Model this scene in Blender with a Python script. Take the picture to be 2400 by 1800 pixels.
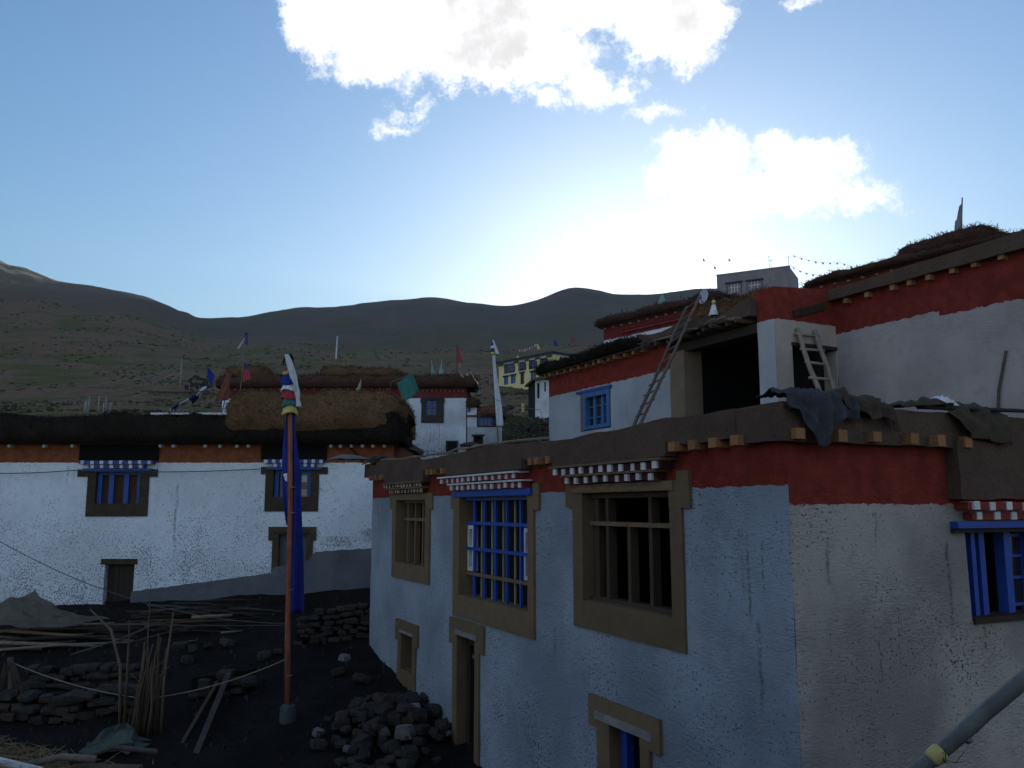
import bpy, bmesh, math, random
from mathutils import Vector, Matrix, noise

R = math.radians
rnd = random.Random(7)
for o in list(bpy.data.objects):
    bpy.data.objects.remove(o)
sc = bpy.context.scene
COL = sc.collection

# ------------------------------------------------------------------ camera
# world: X right, Y forward, Z up; Z = 0 is the photographer's eye level on a rooftop
cam_d = bpy.data.cameras.new('camera')
cam_d.sensor_fit = 'HORIZONTAL'
cam_d.sensor_width = 36.0
cam_d.lens = 30.0
cam_d.clip_start = 0.05
cam_d.clip_end = 6000
cam = bpy.data.objects.new('camera', cam_d)
COL.objects.link(cam)
cam.location = (0, 0, 0)
cam.rotation_euler = (R(90) + math.atan(288 / 2000), 0, 0)
sc.camera = cam

# ------------------------------------------------------------------ sky, sun, exposure
SUN_EL, SUN_AZ = R(12.2), R(9.6)          # azimuth to the right of +Y
world = bpy.data.worlds.new('World')
sc.world = world
world.use_nodes = True
sc.view_settings.view_transform = 'Standard'
sc.view_settings.look = 'None'
sc.view_settings.gamma = 1
sc.view_settings.use_curve_mapping = False
sc.view_settings.exposure = 0.5
sc.cycles.use_denoising = True
sc.cycles.max_bounces = 6
sc.cycles.diffuse_bounces = 4
sc.cycles.glossy_bounces = 2
sc.cycles.transmission_bounces = 3
sc.cycles.sample_clamp_indirect = 4.0

# cloud banks: (tan azimuth, tan elevation, half width, half height)
CLOUDS = [(-0.10, 0.626, 0.165, 0.083), (-0.235, 0.612, 0.056, 0.05), (-0.027, 0.568, 0.115, 0.05), (-0.15, 0.556, 0.08, 0.026),
          (0.20, 0.614, 0.078, 0.064), (0.225, 0.562, 0.042, 0.02), (0.108, 0.652, 0.162, 0.05), (-0.082, 0.742, 0.24, 0.11),
          (0.091, 0.526, 0.032, 0.024), (0.138, 0.523, 0.022, 0.015), (0.044, 0.506, 0.012, 0.012), (0.183, 0.491, 0.022, 0.008),
          (-0.195, 0.537, 0.018, 0.008), (-0.127, 0.492, 0.014, 0.005), (-0.145, 0.471, 0.014, 0.007), (0.02, 0.515, 0.012, 0.008),
          (0.373, 0.632, 0.011, 0.008), (0.237, 0.432, 0.048, 0.03), (0.205, 0.4, 0.036, 0.018), (0.365, 0.412, 0.06, 0.03),
          (0.31, 0.384, 0.1, 0.027), (0.415, 0.368, 0.04, 0.015), (0.26, 0.364, 0.05, 0.014), (0.322, 0.435, 0.03, 0.018),
          (-0.27, 0.64, 0.022, 0.025), (-0.08, 0.528, 0.055, 0.013)]


class T:
    """small node-tree writer"""
    def __init__(s, tree):
        s.t = tree
        tree.nodes.clear()

    def put(s, sock, v):
        if hasattr(v, 'is_output'):
            s.t.links.new(v, sock)
        elif isinstance(v, (tuple, list)):
            v = tuple(v)
            n = len(sock.default_value)
            sock.default_value = (v + (1.0,))[:n] if len(v) < n else v[:n]
        else:
            sock.default_value = v

    def n(s, typ, ins=None, **props):
        nd = s.t.nodes.new(typ)
        for k, v in props.items():
            setattr(nd, k, v)
        for k, v in (ins or {}).items():
            s.put(nd.inputs[k], v)
        return nd

    def m(s, op, a, b=0.0, c=0.0, clamp=False):
        nd = s.n('ShaderNodeMath', operation=op, use_clamp=clamp)
        s.put(nd.inputs[0], a)
        s.put(nd.inputs[1], b)
        s.put(nd.inputs[2], c)
        return nd.outputs[0]

    def v(s, op, a, b=(0, 0, 0)):
        nd = s.n('ShaderNodeVectorMath', operation=op)
        s.put(nd.inputs[0], a)
        if op == 'SCALE':
            s.put(nd.inputs['Scale'], b)
        else:
            s.put(nd.inputs[1], b)
        return nd.outputs['Value'] if op in ('LENGTH', 'DOT_PRODUCT') else nd.outputs[0]

    def mix(s, f, a, b):
        nd = s.n('ShaderNodeMix', data_type='RGBA')
        s.put(nd.inputs[0], f)
        s.put(nd.inputs[6], a)
        s.put(nd.inputs[7], b)
        return nd.outputs[2]

    def noise(s, vec, scale, detail=3.0, rough=0.55, dist=0.0, out=0):
        nd = s.n('ShaderNodeTexNoise')
        s.put(nd.inputs['Vector'], vec)
        nd.inputs['Scale'].default_value = scale
        nd.inputs['Detail'].default_value = detail
        nd.inputs['Roughness'].default_value = rough
        nd.inputs['Distortion'].default_value = dist
        return nd.outputs[out]

    def ss(s, x, a, b):
        nd = s.n('ShaderNodeMapRange', interpolation_type='SMOOTHSTEP')
        s.put(nd.inputs[0], x)
        s.put(nd.inputs[1], a)
        s.put(nd.inputs[2], b)
        return nd.outputs[0]


def build_world():
    t = T(world.node_tree)
    out = t.n('ShaderNodeOutputWorld')
    sky = t.n('ShaderNodeTexSky', sky_type='NISHITA', sun_disc=False, sun_elevation=SUN_EL, sun_rotation=SUN_AZ,
              altitude=800.0, air_density=1.7, dust_density=1.5, ozone_density=6.5)
    d = t.n('ShaderNodeTexCoord').outputs['Generated']
    sep = t.n('ShaderNodeSeparateXYZ', {0: d})
    dy = t.m('MAXIMUM', sep.outputs[1], 0.05)
    uv = t.n('ShaderNodeCombineXYZ', {0: t.m('DIVIDE', sep.outputs[0], dy), 1: t.m('DIVIDE', sep.outputs[2], dy), 2: 0.0}).outputs[0]
    w1 = t.v('SCALE', t.v('SUBTRACT', t.noise(d, 9.0, 2, .5, out=1), (.5, .5, .5)), 0.07)
    w2 = t.v('SCALE', t.v('SUBTRACT', t.noise(d, 42.0, 8, .7, out=1), (.5, .5, .5)), 0.075)
    p = t.v('MULTIPLY', t.v('ADD', t.v('ADD', uv, w1), w2), (1, 1, 0))
    f = None
    for (cx, cy, a, b) in CLOUDS:
        q = t.v('MULTIPLY', t.v('SUBTRACT', p, (cx, cy, 0)), (1 / a, 1 / b, 0))
        e = t.m('MULTIPLY', t.m('SUBTRACT', 1.08, t.v('LENGTH', q)), min(a, b) * 14)
        f = e if f is None else t.m('MAXIMUM', f, e)
    ahead = t.ss(sep.outputs[1], 0.25, 0.5)
    # the rest of the sky has the same kind of scattered cloud
    g = t.m('MULTIPLY', t.m('SUBTRACT', t.noise(d, 2.6, 7, .6, .4), 0.58), 3.0)
    g = t.m('MULTIPLY', g, t.ss(sep.outputs[2], 0.05, 0.3))
    f = t.m('ADD', t.m('MULTIPLY', f, ahead), t.m('MULTIPLY', g, t.m('SUBTRACT', 1.0, ahead)))
    fray = t.m('SUBTRACT', t.noise(d, 75.0, 9, .78), .5)
    f = t.m('ADD', t.m('ADD', f, .07), t.m('MULTIPLY', fray, .5))
    cov = t.ss(f, -0.06, 0.26)
    thick = t.ss(f, 0.15, 0.55)
    shade = t.m('MULTIPLY', thick, t.ss(t.noise(d, 9.0, 6, .62), 0.44, 0.64))
    ccol = t.mix(shade, (7.6, 7.6, 7.7), (4.9, 4.85, 4.9))
    col = t.mix(cov, sky.outputs[0], ccol)
    bg = t.n('ShaderNodeBackground', {0: col, 1: SKY_STRENGTH})
    t.t.links.new(bg.outputs[0], out.inputs[0])


SKY_STRENGTH = 0.12
build_world()
world.cycles.sampling_method = 'MANUAL'
world.cycles.sample_map_resolution = 256

sun_d = bpy.data.lights.new('sun', 'SUN')
sun_d.energy = 2.5
sun_d.angle = R(0.53)
sun_d.color = (1.0, 0.93, 0.82)
sun = bpy.data.objects.new('sun', sun_d)
COL.objects.link(sun)
sun.location = (60, 300, 120)
sv = Vector((math.sin(SUN_AZ) * math.cos(SUN_EL), math.cos(SUN_AZ) * math.cos(SUN_EL), math.sin(SUN_EL)))
sun.rotation_euler = sv.to_track_quat('Z', 'Y').to_euler()

# ------------------------------------------------------------------ object helpers


def link(o, parent=None):
    COL.objects.link(o)
    if parent:
        o.parent = parent
    return o


def tag(o, label=None, cat=None, group=None, kind=None):
    for k, v in (('label', label), ('category', cat), ('group', group), ('kind', kind)):
        if v:
            o[k] = v
    return o


def thing(name, label, cat, loc=(0, 0, 0), rz=0.0, group=None):
    o = bpy.data.objects.new(name, None)
    o.empty_display_size = 0.2
    COL.objects.link(o)
    o.location = loc
    o.rotation_euler = (0, 0, rz)
    return tag(o, label, cat, group, 'thing')


class MB:
    def __init__(s):
        s.v, s.f = [], []

    def add(s, vs, fs):
        b = len(s.v)
        s.v += [tuple(p) for p in vs]
        s.f += [tuple(i + b for i in f) for f in fs]
        return s

    def box8(s, p):   # p: bottom 4 (ccw) then top 4
        return s.add(p, [(3, 2, 1, 0), (4, 5, 6, 7), (0, 1, 5, 4), (1, 2, 6, 5), (2, 3, 7, 6), (3, 0, 4, 7)])

    def box(s, x0, x1, y0, y1, z0, z1):
        return s.box8([(x0, y0, z0), (x1, y0, z0), (x1, y1, z0), (x0, y1, z0), (x0, y0, z1), (x1, y0, z1), (x1, y1, z1), (x0, y1, z1)])

    def tube(s, pts, rad, n=6, cap=True):
        pts = [Vector(p) for p in pts]
        if not isinstance(rad, (list, tuple)):
            rad = [rad] * len(pts)
        base = len(s.v)
        for i, p in enumerate(pts):
            d = (pts[min(i + 1, len(pts) - 1)] - pts[max(i - 1, 0)])
            d = d.normalized() if d.length > 1e-9 else Vector((0, 0, 1))
            a = d.orthogonal().normalized() if abs(d.z) > .95 else d.cross(Vector((0, 0, 1))).normalized()
            b = d.cross(a)
            for k in range(n):
                th = 2 * math.pi * k / n
                s.v.append(tuple(p + (a * math.cos(th) + b * math.sin(th)) * rad[i]))
        for i in range(len(pts) - 1):
            for k in range(n):
                k2 = (k + 1) % n
                s.f.append((base + i * n + k, base + i * n + k2, base + (i + 1) * n + k2, base + (i + 1) * n + k))
        if cap:
            s.f.append(tuple(base + k for k in reversed(range(n))))
            e = base + (len(pts) - 1) * n
            s.f.append(tuple(e + k for k in range(n)))
        return s

    def grid(s, fn, nu, nv):
        b = len(s.v)
        for j in range(nv + 1):
            for i in range(nu + 1):
                s.v.append(tuple(fn(i / nu, j / nv)))
        for j in range(nv):
            for i in range(nu):
                k = b + j * (nu + 1) + i
                s.f.append((k, k + 1, k + nu + 2, k + nu + 1))
        return s

    def mesh(s, name, mat, smooth=False):
        me = bpy.data.meshes.new(name)
        me.from_pydata(s.v, [], s.f)
        if mat:
            me.materials.append(mat)
        if smooth:
            me.polygons.foreach_set('use_smooth', [True] * len(me.polygons))
        me.update()
        return me

    def build(s, name, mat, parent=None, smooth=False, solid=0.0, fix=False):
        me = s.mesh(name, mat, smooth)
        if fix:
            bm = bmesh.new()
            bm.from_mesh(me)
            bmesh.ops.recalc_face_normals(bm, faces=bm.faces)
            bm.to_mesh(me)
            bm.free()
        o = link(bpy.data.objects.new(name, me), parent)
        if solid:
            md = o.modifiers.new('thickness', 'SOLIDIFY')
            md.thickness = solid
            md.offset = 0
        return o


CUBES = {}


def cube_mesh(mat):
    if mat.name not in CUBES:
        CUBES[mat.name] = MB().box(-.5, .5, -.5, .5, -.5, .5).mesh('block_' + mat.name, mat)
    return CUBES[mat.name]


class Fc:
    """a facade: s along the wall, o outwards, z up, in its house's own frame"""
    def __init__(f, org, sv_, ov_):
        f.org, f.sv, f.ov = Vector(org), Vector(sv_), Vector(ov_)

    def p(f, s, z, o=0.0):
        return f.org + f.sv * s + f.ov * o + Vector((0, 0, z))

    def block(f, name, s0, s1, z0, z1, o0, o1, mat, parent, tilt=0.0):
        ob = link(bpy.data.objects.new(name, cube_mesh(mat)), parent)
        ob.location = f.p((s0 + s1) / 2, (z0 + z1) / 2, (o0 + o1) / 2)
        ds, dz, do = abs(s1 - s0), abs(z1 - z0), abs(o1 - o0)
        ob.scale = (abs(f.sv.x) * ds + abs(f.ov.x) * do, abs(f.sv.y) * ds + abs(f.ov.y) * do, dz)
        if tilt:
            ax = f.ov
            ob.rotation_euler = Matrix.Rotation(tilt, 3, ax).to_euler()
        return ob

    def boxes(f, name, lst, mat, parent, wob=0.0):
        m = MB()
        for (s0, s1, z0, z1, o0, o1) in lst:
            n = max(1, int(abs(s1 - s0) / .5)) if wob else 1
            for k in range(n):
                a, b = s0 + (s1 - s0) * k / n, s0 + (s1 - s0) * (k + 1) / n
                w = lambda q, r: wob * noise.noise(Vector((q * 1.7, r * 1.3, 4.2)))
                m.box8([f.p(a, z0 + w(a, z0), o0), f.p(b, z0 + w(b, z0), o0), f.p(b, z0 + w(b, z0), o1 + w(b, z0)), f.p(a, z0 + w(a, z0), o1 + w(a, z0)),
                        f.p(a, z1 + w(a, z1), o0), f.p(b, z1 + w(b, z1), o0), f.p(b, z1 + w(b, z1), o1 + w(b, z1)), f.p(a, z1 + w(a, z1), o1 + w(a, z1))])
        return m.build(name, mat, parent, fix=True)

    def wall(f, s0, s1, z0, z1, holes, mat, parent, thick=.4, step=.35, amp=.014, name='wall', top=None, ends=()):
        def cuts(a, b, extra):
            L = sorted({round(v, 4) for v in extra if a <= v <= b} | {a, b})
            out = []
            for q, r in zip(L[:-1], L[1:]):
                n = max(1, int((r - q) / step))
                out += [q + (r - q) * k / n for k in range(n)]
            return out + [b]
        S = cuts(s0, s1, [h[0] for h in holes] + [h[1] for h in holes])
        Z = cuts(z0, z1, [h[2] for h in holes] + [h[3] for h in holes])
        m = MB()
        idx = {}

        def vid(i, j):
            if (i, j) not in idx:
                s, z = S[i], Z[j]
                o = amp * (noise.noise(f.p(s, z) * 1.3) + .6 * noise.noise(f.p(s, z) * 3.1))
                zz = z
                if top and j == len(Z) - 1:
                    zz = top(s)
                idx[(i, j)] = len(m.v)
                m.v.append(tuple(f.p(s, zz, o)))
            return idx[(i, j)]

        def solid(i, j):
            if i < 0 or j < 0 or i >= len(S) - 1 or j >= len(Z) - 1:
                return True
            cs, cz = (S[i] + S[i + 1]) / 2, (Z[j] + Z[j + 1]) / 2
            return not any(h[0] < cs < h[1] and h[2] < cz < h[3] for h in holes)
        for i in range(len(S) - 1):
            for j in range(len(Z) - 1):
                if solid(i, j):
                    m.f.append((vid(i, j), vid(i + 1, j), vid(i + 1, j + 1), vid(i, j + 1)))
                else:
                    for (di, dj, a, b) in ((-1, 0, (i, j), (i, j + 1)), (1, 0, (i + 1, j), (i + 1, j + 1)), (0, -1, (i, j), (i + 1, j)), (0, 1, (i, j + 1), (i + 1, j + 1))):
                        if solid(i + di, j + dj):
                            k = len(m.v)
                            m.v.append(tuple(f.p(S[a[0]], Z[a[1]], -thick)))
                            m.v.append(tuple(f.p(S[b[0]], Z[b[1]], -thick)))
                            m.f.append((vid(*a), vid(*b), k + 1, k))
        # edges of the wall's thickness
        sides = [((s0, z1), (s1, z1))]
        sides += [((s0, z0), (s0, z1))] if 0 in ends else []
        sides += [((s1, z0), (s1, z1))] if 1 in ends else []
        for (a, b) in sides:
            za = [top(q[0]) if top and q[1] == z1 else q[1] for q in (a, b)]
            m.add([f.p(a[0], za[0], 0), f.p(b[0], za[1], 0), f.p(b[0], za[1], -thick), f.p(a[0], za[0], -thick)], [(0, 1, 2, 3)])
        return m.build(name, mat, parent, fix=True)


# ------------------------------------------------------------------ materials
MATS = {}


def finish(t, col, rough, bump=None, bstr=.3, bdist=.02, spec=.3, metal=0.0, extra=None):
    b = t.n('ShaderNodeBsdfPrincipled', {'Base Color': col, 'Roughness': rough, 'Metallic': metal})
    b.inputs['Specular IOR Level'].default_value = spec
    if bump is not None:
        bp = t.n('ShaderNodeBump', {'Strength': bstr, 'Distance': bdist, 'Height': bump})
        t.t.links.new(bp.outputs[0], b.inputs['Normal'])
    for k, v in (extra or {}).items():
        t.put(b.inputs[k], v)
    out = t.n('ShaderNodeOutputMaterial')
    t.t.links.new(b.outputs[0], out.inputs[0])


def mk(name):
    m = bpy.data.materials.new(name)
    m.use_nodes = True
    return m, T(m.node_tree)


def mul(c, k):
    return tuple(min(1, v * k) for v in c)


def plain(name, col, rough=.8, sc_=6.0, var=.25, bump=.25, bd=.01, stretch=(1, 1, 1), spec=.25, metal=0.0, col2=None):
    if name in MATS:
        return MATS[name]
    m, t = mk(name)
    co = t.n('ShaderNodeTexCoord').outputs['Object']
    inf = t.n('ShaderNodeObjectInfo')
    co = t.v('ADD', t.v('MULTIPLY', co, stretch), t.v('SCALE', inf.outputs['Location'], 1.7))
    n1 = t.noise(co, sc_, 5, .6)
    n2 = t.noise(co, sc_ * 7, 3, .6)
    k = t.m('ADD', t.m('MULTIPLY', n1, .65), t.m('MULTIPLY', n2, .35))
    c = t.mix(t.ss(k, .3, .7), mul(col, 1 - var), col2 or mul(col, 1 + var))
    h = t.n('ShaderNodeHueSaturation', {'Color': c, 'Value': t.m('ADD', .86, t.m('MULTIPLY', inf.outputs['Random'], .28))})
    finish(t, h.outputs[0], rough, k, bump, bd, spec, metal)
    MATS[name] = m
    return m


def wood(name, col, rough=.75):
    return plain(name, col, rough, 3.0, .35, .4, .006, (7, 7, .7))


def plaster(name, col, band=None, band_col=None, speck=.0, speck_col=(.05, .045, .04), wave=.0, speck_scale=26.0, dirt=.35, wob=.035, bstr=.5, band2=None, streaks=(), axis=0, low=None):
    """limewashed mud plaster; band: height above which the wall is painted band_col"""
    m, t = mk(name)
    co = t.n('ShaderNodeTexCoord').outputs['Object']
    sep = t.n('ShaderNodeSeparateXYZ', {0: co})
    z = sep.outputs[2]
    big = t.noise(co, .55, 4, .55)
    mid = t.noise(co, 5.0, 5, .6)
    fine = t.noise(co, speck_scale, 3, .65)
    c = t.mix(t.ss(big, .36, .62), mul(col, 1 - dirt * .6), mul(col, 1.08))
    c = t.mix(t.m('MULTIPLY', t.ss(mid, .5, .7), .35), c, mul(col, .68))
    # vertical runs of old rain
    run = t.noise(t.v('MULTIPLY', co, (5.5, 5.5, .28)), 1.6, 4, .62)
    c = t.mix(t.m('MULTIPLY', t.ss(run, .63, .78), dirt), c, mul(col, .42))
    bump = t.m('ADD', t.m('MULTIPLY', mid, .5), t.m('MULTIPLY', fine, .4))
    if wave:
        wv = t.n('ShaderNodeTexNoise')
        t.put(wv.inputs['Vector'], t.v('MULTIPLY', co, (4.2, 4.2, 13)))
        wv.inputs['Scale'].default_value = 2.0
        wv.inputs['Detail'].default_value = 3
        wv.inputs['Distortion'].default_value = 1.6
        bump = t.m('ADD', bump, t.m('MULTIPLY', t.m('MULTIPLY', t.ss(wv.outputs[0], .32, .66), wave), t.m('ADD', .25, t.m('MULTIPLY', t.ss(t.noise(co, 1.5, 3, .5), .42, .62), .75))))
    if speck:
        dens = t.noise(co, 1.1, 3, .5)
        th = t.m('SUBTRACT', .745 - speck * .11, t.m('MULTIPLY', t.m('SUBTRACT', dens, .5), .30))
        if low:      # more flaking towards the splash zone: (amount, from, to)
            th = t.m('SUBTRACT', th, t.m('MULTIPLY', t.ss(z, low[1], low[2]), low[0]))
        f2 = t.noise(t.v('ADD', co, (9, 3, 5)), speck_scale, 3, .6)
        sp = t.ss(f2, th, t.m('ADD', th, .05))
        c = t.mix(t.m('MULTIPLY', sp, .85), c, speck_col)
        bump = t.m('SUBTRACT', bump, t.m('MULTIPLY', sp, .6))
    for (a, z0, z1, w) in streaks:
        wx = t.m('ADD', sep.outputs[axis], t.m('MULTIPLY', t.m('SUBTRACT', t.noise(t.v('MULTIPLY', co, (.2, .2, 1)), 2.2, 5, .6), .5), .16))
        k = t.m('MULTIPLY', t.ss(t.m('ABSOLUTE', t.m('SUBTRACT', wx, a)), w * 1.3, w * .2), t.m('MULTIPLY', t.ss(z, z0, z0 + .3 * (z1 - z0)), t.ss(z, z1, z1 - .05)))
        k = t.m('MULTIPLY', k, t.ss(t.noise(co, 16.0, 4, .65), .38, .62))
        c = t.mix(t.m('MULTIPLY', k, .65), c, (.05, .047, .047))
    if band is not None:
        edge = t.m('ADD', z, t.m('MULTIPLY', t.m('SUBTRACT', t.noise(co, 7.0, 4, .6), .5), wob * 2))
        if callable(band):
            edge = t.m('SUBTRACT', edge, band(t, sep))
            thr = 0.0
        else:
            thr = band
        edge = t.m('ADD', edge, t.m('MULTIPLY', t.m('SUBTRACT', t.noise(co, 45.0, 3, .7), .5), .03))
        bf = t.m('GREATER_THAN', edge, thr)
        bc = t.mix(t.ss(mid, .35, .7), mul(band_col, .78), mul(band_col, 1.15))
        bc = t.mix(t.m('MULTIPLY', t.ss(fine, .62, .75), .3), bc, mul(band_col, .5))
        if band2:
            f2b = t.m('GREATER_THAN', t.m('ADD', t.noise(t.v('MULTIPLY', co, (1, 1, 2.5)), 2.6, 5, .65), t.m('MULTIPLY', fine, .1)), band2[0])
            bc = t.mix(f2b, bc, band2[1])
        c = t.mix(bf, c, bc)
    finish(t, c, .92, bump, bstr, .02, .12)
    MATS[name] = m
    return m


def earth(name, cols, scale=.9, rough=.97, bstr=.7, bd=.06):
    m, t = mk(name)
    co = t.n('ShaderNodeTexCoord').outputs['Object']
    a = t.noise(co, scale, 6, .62)
    b = t.noise(co, scale * 9, 5, .65)
    c_ = t.noise(co, scale * 45, 3, .6)
    c = t.mix(t.ss(a, .35, .65), cols[0], cols[1])
    c = t.mix(t.m('MULTIPLY', t.ss(b, .5, .7), .6), c, cols[2])
    c = t.mix(t.m('MULTIPLY', t.ss(c_, .66, .74), .7), c, cols[3])
    finish(t, c, rough, t.m('ADD', b, t.m('MULTIPLY', c_, .35)), bstr, bd, .1)
    MATS[name] = m
    return m


def hill_mat():
    m, t = mk('hillside_scrub')
    co = t.n('ShaderNodeTexCoord').outputs['Object']
    sep = t.n('ShaderNodeSeparateXYZ', {0: co})
    Y = sep.outputs[1]
    near = t.noise(t.v('MULTIPLY', co, (1, 1, 2)), .05, 6, .62)
    strp = t.noise(t.v('MULTIPLY', co, (.35, .5, 3.2)), .22, 5, .62)
    fine = t.noise(co, .6, 5, .68)
    far = t.noise(co, .008, 5, .6)
    soil, soil2, grass, grass2, dark = (.19, .115, .066), (.125, .08, .048), (.115, .10, .03), (.075, .075, .025), (.042, .036, .018)
    c = t.mix(t.ss(near, .47, .57), t.mix(t.ss(fine, .4, .6), soil, soil2), t.mix(t.ss(strp, .4, .6), grass2, grass))
    c = t.mix(t.m('MULTIPLY', t.ss(strp, .58, .68), .6), c, dark)
    c = t.mix(t.m('MULTIPLY', t.ss(fine, .68, .74), .6), c, (.3, .26, .22))
    fc = t.mix(t.ss(far, .42, .6), (.11, .08, .066), (.082, .08, .04))
    gully = t.noise(t.v('MULTIPLY', co, (2.4, .6, .6)), .012, 6, .6)
    fc = t.mix(t.m('MULTIPLY', t.ss(gully, .48, .66), .7), fc, (.12, .09, .07))
    fc = t.mix(t.m('MULTIPLY', t.ss(t.noise(t.v('MULTIPLY', co, (1, 1, 2.2)), .02, 7, .66), .5, .62), .6), fc, (.065, .068, .042))
    c = t.mix(t.ss(Y, 380.0, 620.0), c, fc)
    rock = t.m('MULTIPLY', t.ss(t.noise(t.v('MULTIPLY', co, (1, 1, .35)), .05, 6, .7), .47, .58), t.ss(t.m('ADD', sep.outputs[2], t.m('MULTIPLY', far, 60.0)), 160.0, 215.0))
    c = t.mix(t.m('MULTIPLY', rock, t.ss(sep.outputs[0], -318.0, -340.0)), c, (.5, .39, .25))  # sunlight on the far-left peak, put into the rock colour
    finish(t, c, .98, t.m('ADD', strp, t.m('MULTIPLY', fine, .6)), .8, .7, .05)
    MATS['hill'] = m
    return m


M_SOIL = earth('packed_soil', [(.011, .009, .008), (.019, .0155, .013), (.007, .006, .005), (.045, .04, .035)])
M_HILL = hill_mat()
M_MUD = earth('roof_mud', [(.11, .072, .055), (.14, .092, .07), (.068, .045, .035), (.2, .155, .125)], 2.6, bstr=.9, bd=.03)
M_TAN = plain('tan_plaster', (.18, .12, .068), .9, 2.5, .14, .35, .008)
M_TANW = plain('ochre_timber', (.19, .12, .068), .8, 3.0, .3, .4, .006, (6, 6, .8))
M_WOODD = wood('dark_timber', (.04, .028, .02))
M_WOODB = wood('brown_timber', (.085, .055, .034))
M_BEAM = plain('beam_end', (.30, .145, .06), .8, 9.0, .35, .4, .006)
M_BEAM2 = plain('beam_end_pale', (.34, .19, .085), .8, 9.0, .35, .4, .006)
M_STICK = plain('bleached_stick', (.20, .16, .12), .85, 5.0, .35, .4, .005, (3, 3, 3))
M_STICKD = plain('grey_stick', (.08, .066, .054), .85, 5.0, .4, .4, .005)
M_BLUE = plain('blue_paint', (.015, .07, .36), .5, 4.0, .22, .15, .003, spec=.4)
M_BLUED = plain('deep_blue_paint', (.022, .075, .30), .55, 4.0, .25, .15, .003, spec=.4)
M_BLUEL = plain('light_blue_paint', (.05, .15, .36), .5, 4.0, .2, .15, .003, spec=.4)
M_WHITE = plain('white_paint', (.62, .60, .60), .7, 8.0, .18, .15, .003)
M_CREAM = plain('cream_paint', (.42, .36, .26), .7, 8.0, .18, .15, .003)
M_REDB = plain('red_board', (.26, .034, .028), .7, 6.0, .3, .2, .004)
M_MAROON = plain('maroon_board', (.06, .012, .016), .75, 6.0, .3, .2, .004)
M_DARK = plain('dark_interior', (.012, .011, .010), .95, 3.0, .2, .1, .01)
M_CEMENT = plain('grey_cement', (.11, .115, .13), .9, 1.5, .22, .4, .01)
M_CONC = plain('pale_concrete', (.26, .24, .23), .9, 4.0, .25, .4, .01)
M_STONE = plain('field_stone', (.042, .036, .031), .95, 5.0, .35, .6, .02)
M_STONER = plain('reddish_stone', (.055, .037, .029), .95, 5.0, .35, .6, .02)
M_STONEP = plain('pale_stone', (.16, .148, .136), .95, 5.0, .25, .6, .02)


def glass_mat():
    m, t = mk('window_glass')
    co = t.n('ShaderNodeTexCoord').outputs['Object']
    finish(t, (.02, .022, .026), .12, t.noise(co, 3.0, 2), .04, .01, .5)
    return m


M_GLASS = glass_mat()


def cloth(name, col, var=.18, rough=.9):
    return plain(name, col, rough, 8.0, var, .2, .004)


def thatch_mat(name, c1, c2, c3):
    m, t = mk(name)
    co = t.n('ShaderNodeTexCoord').outputs['Object']
    a = t.noise(co, 1.3, 4, .6)
    b = t.noise(t.v('MULTIPLY', co, (1, 1, 1.7)), 16.0, 6, .75)
    c = t.mix(t.ss(a, .35, .65), c1, c2)
    c = t.mix(t.ss(b, .42, .66), c, c3)
    finish(t, c, .97, b, .9, .04, .05)
    return m


M_BRUSH = thatch_mat('brushwood_brown', (.165, .094, .046), (.215, .126, .062), (.085, .05, .03))
M_BRUSHD = thatch_mat('brushwood_dark', (.026, .02, .015), (.036, .027, .019), (.012, .010, .008))  # dark twigs, with the shade of the lower stacks put into the colour
M_BRUSHM = thatch_mat('brushwood_maroon', (.10, .052, .038), (.12, .067, .047), (.046, .027, .022))


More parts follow.
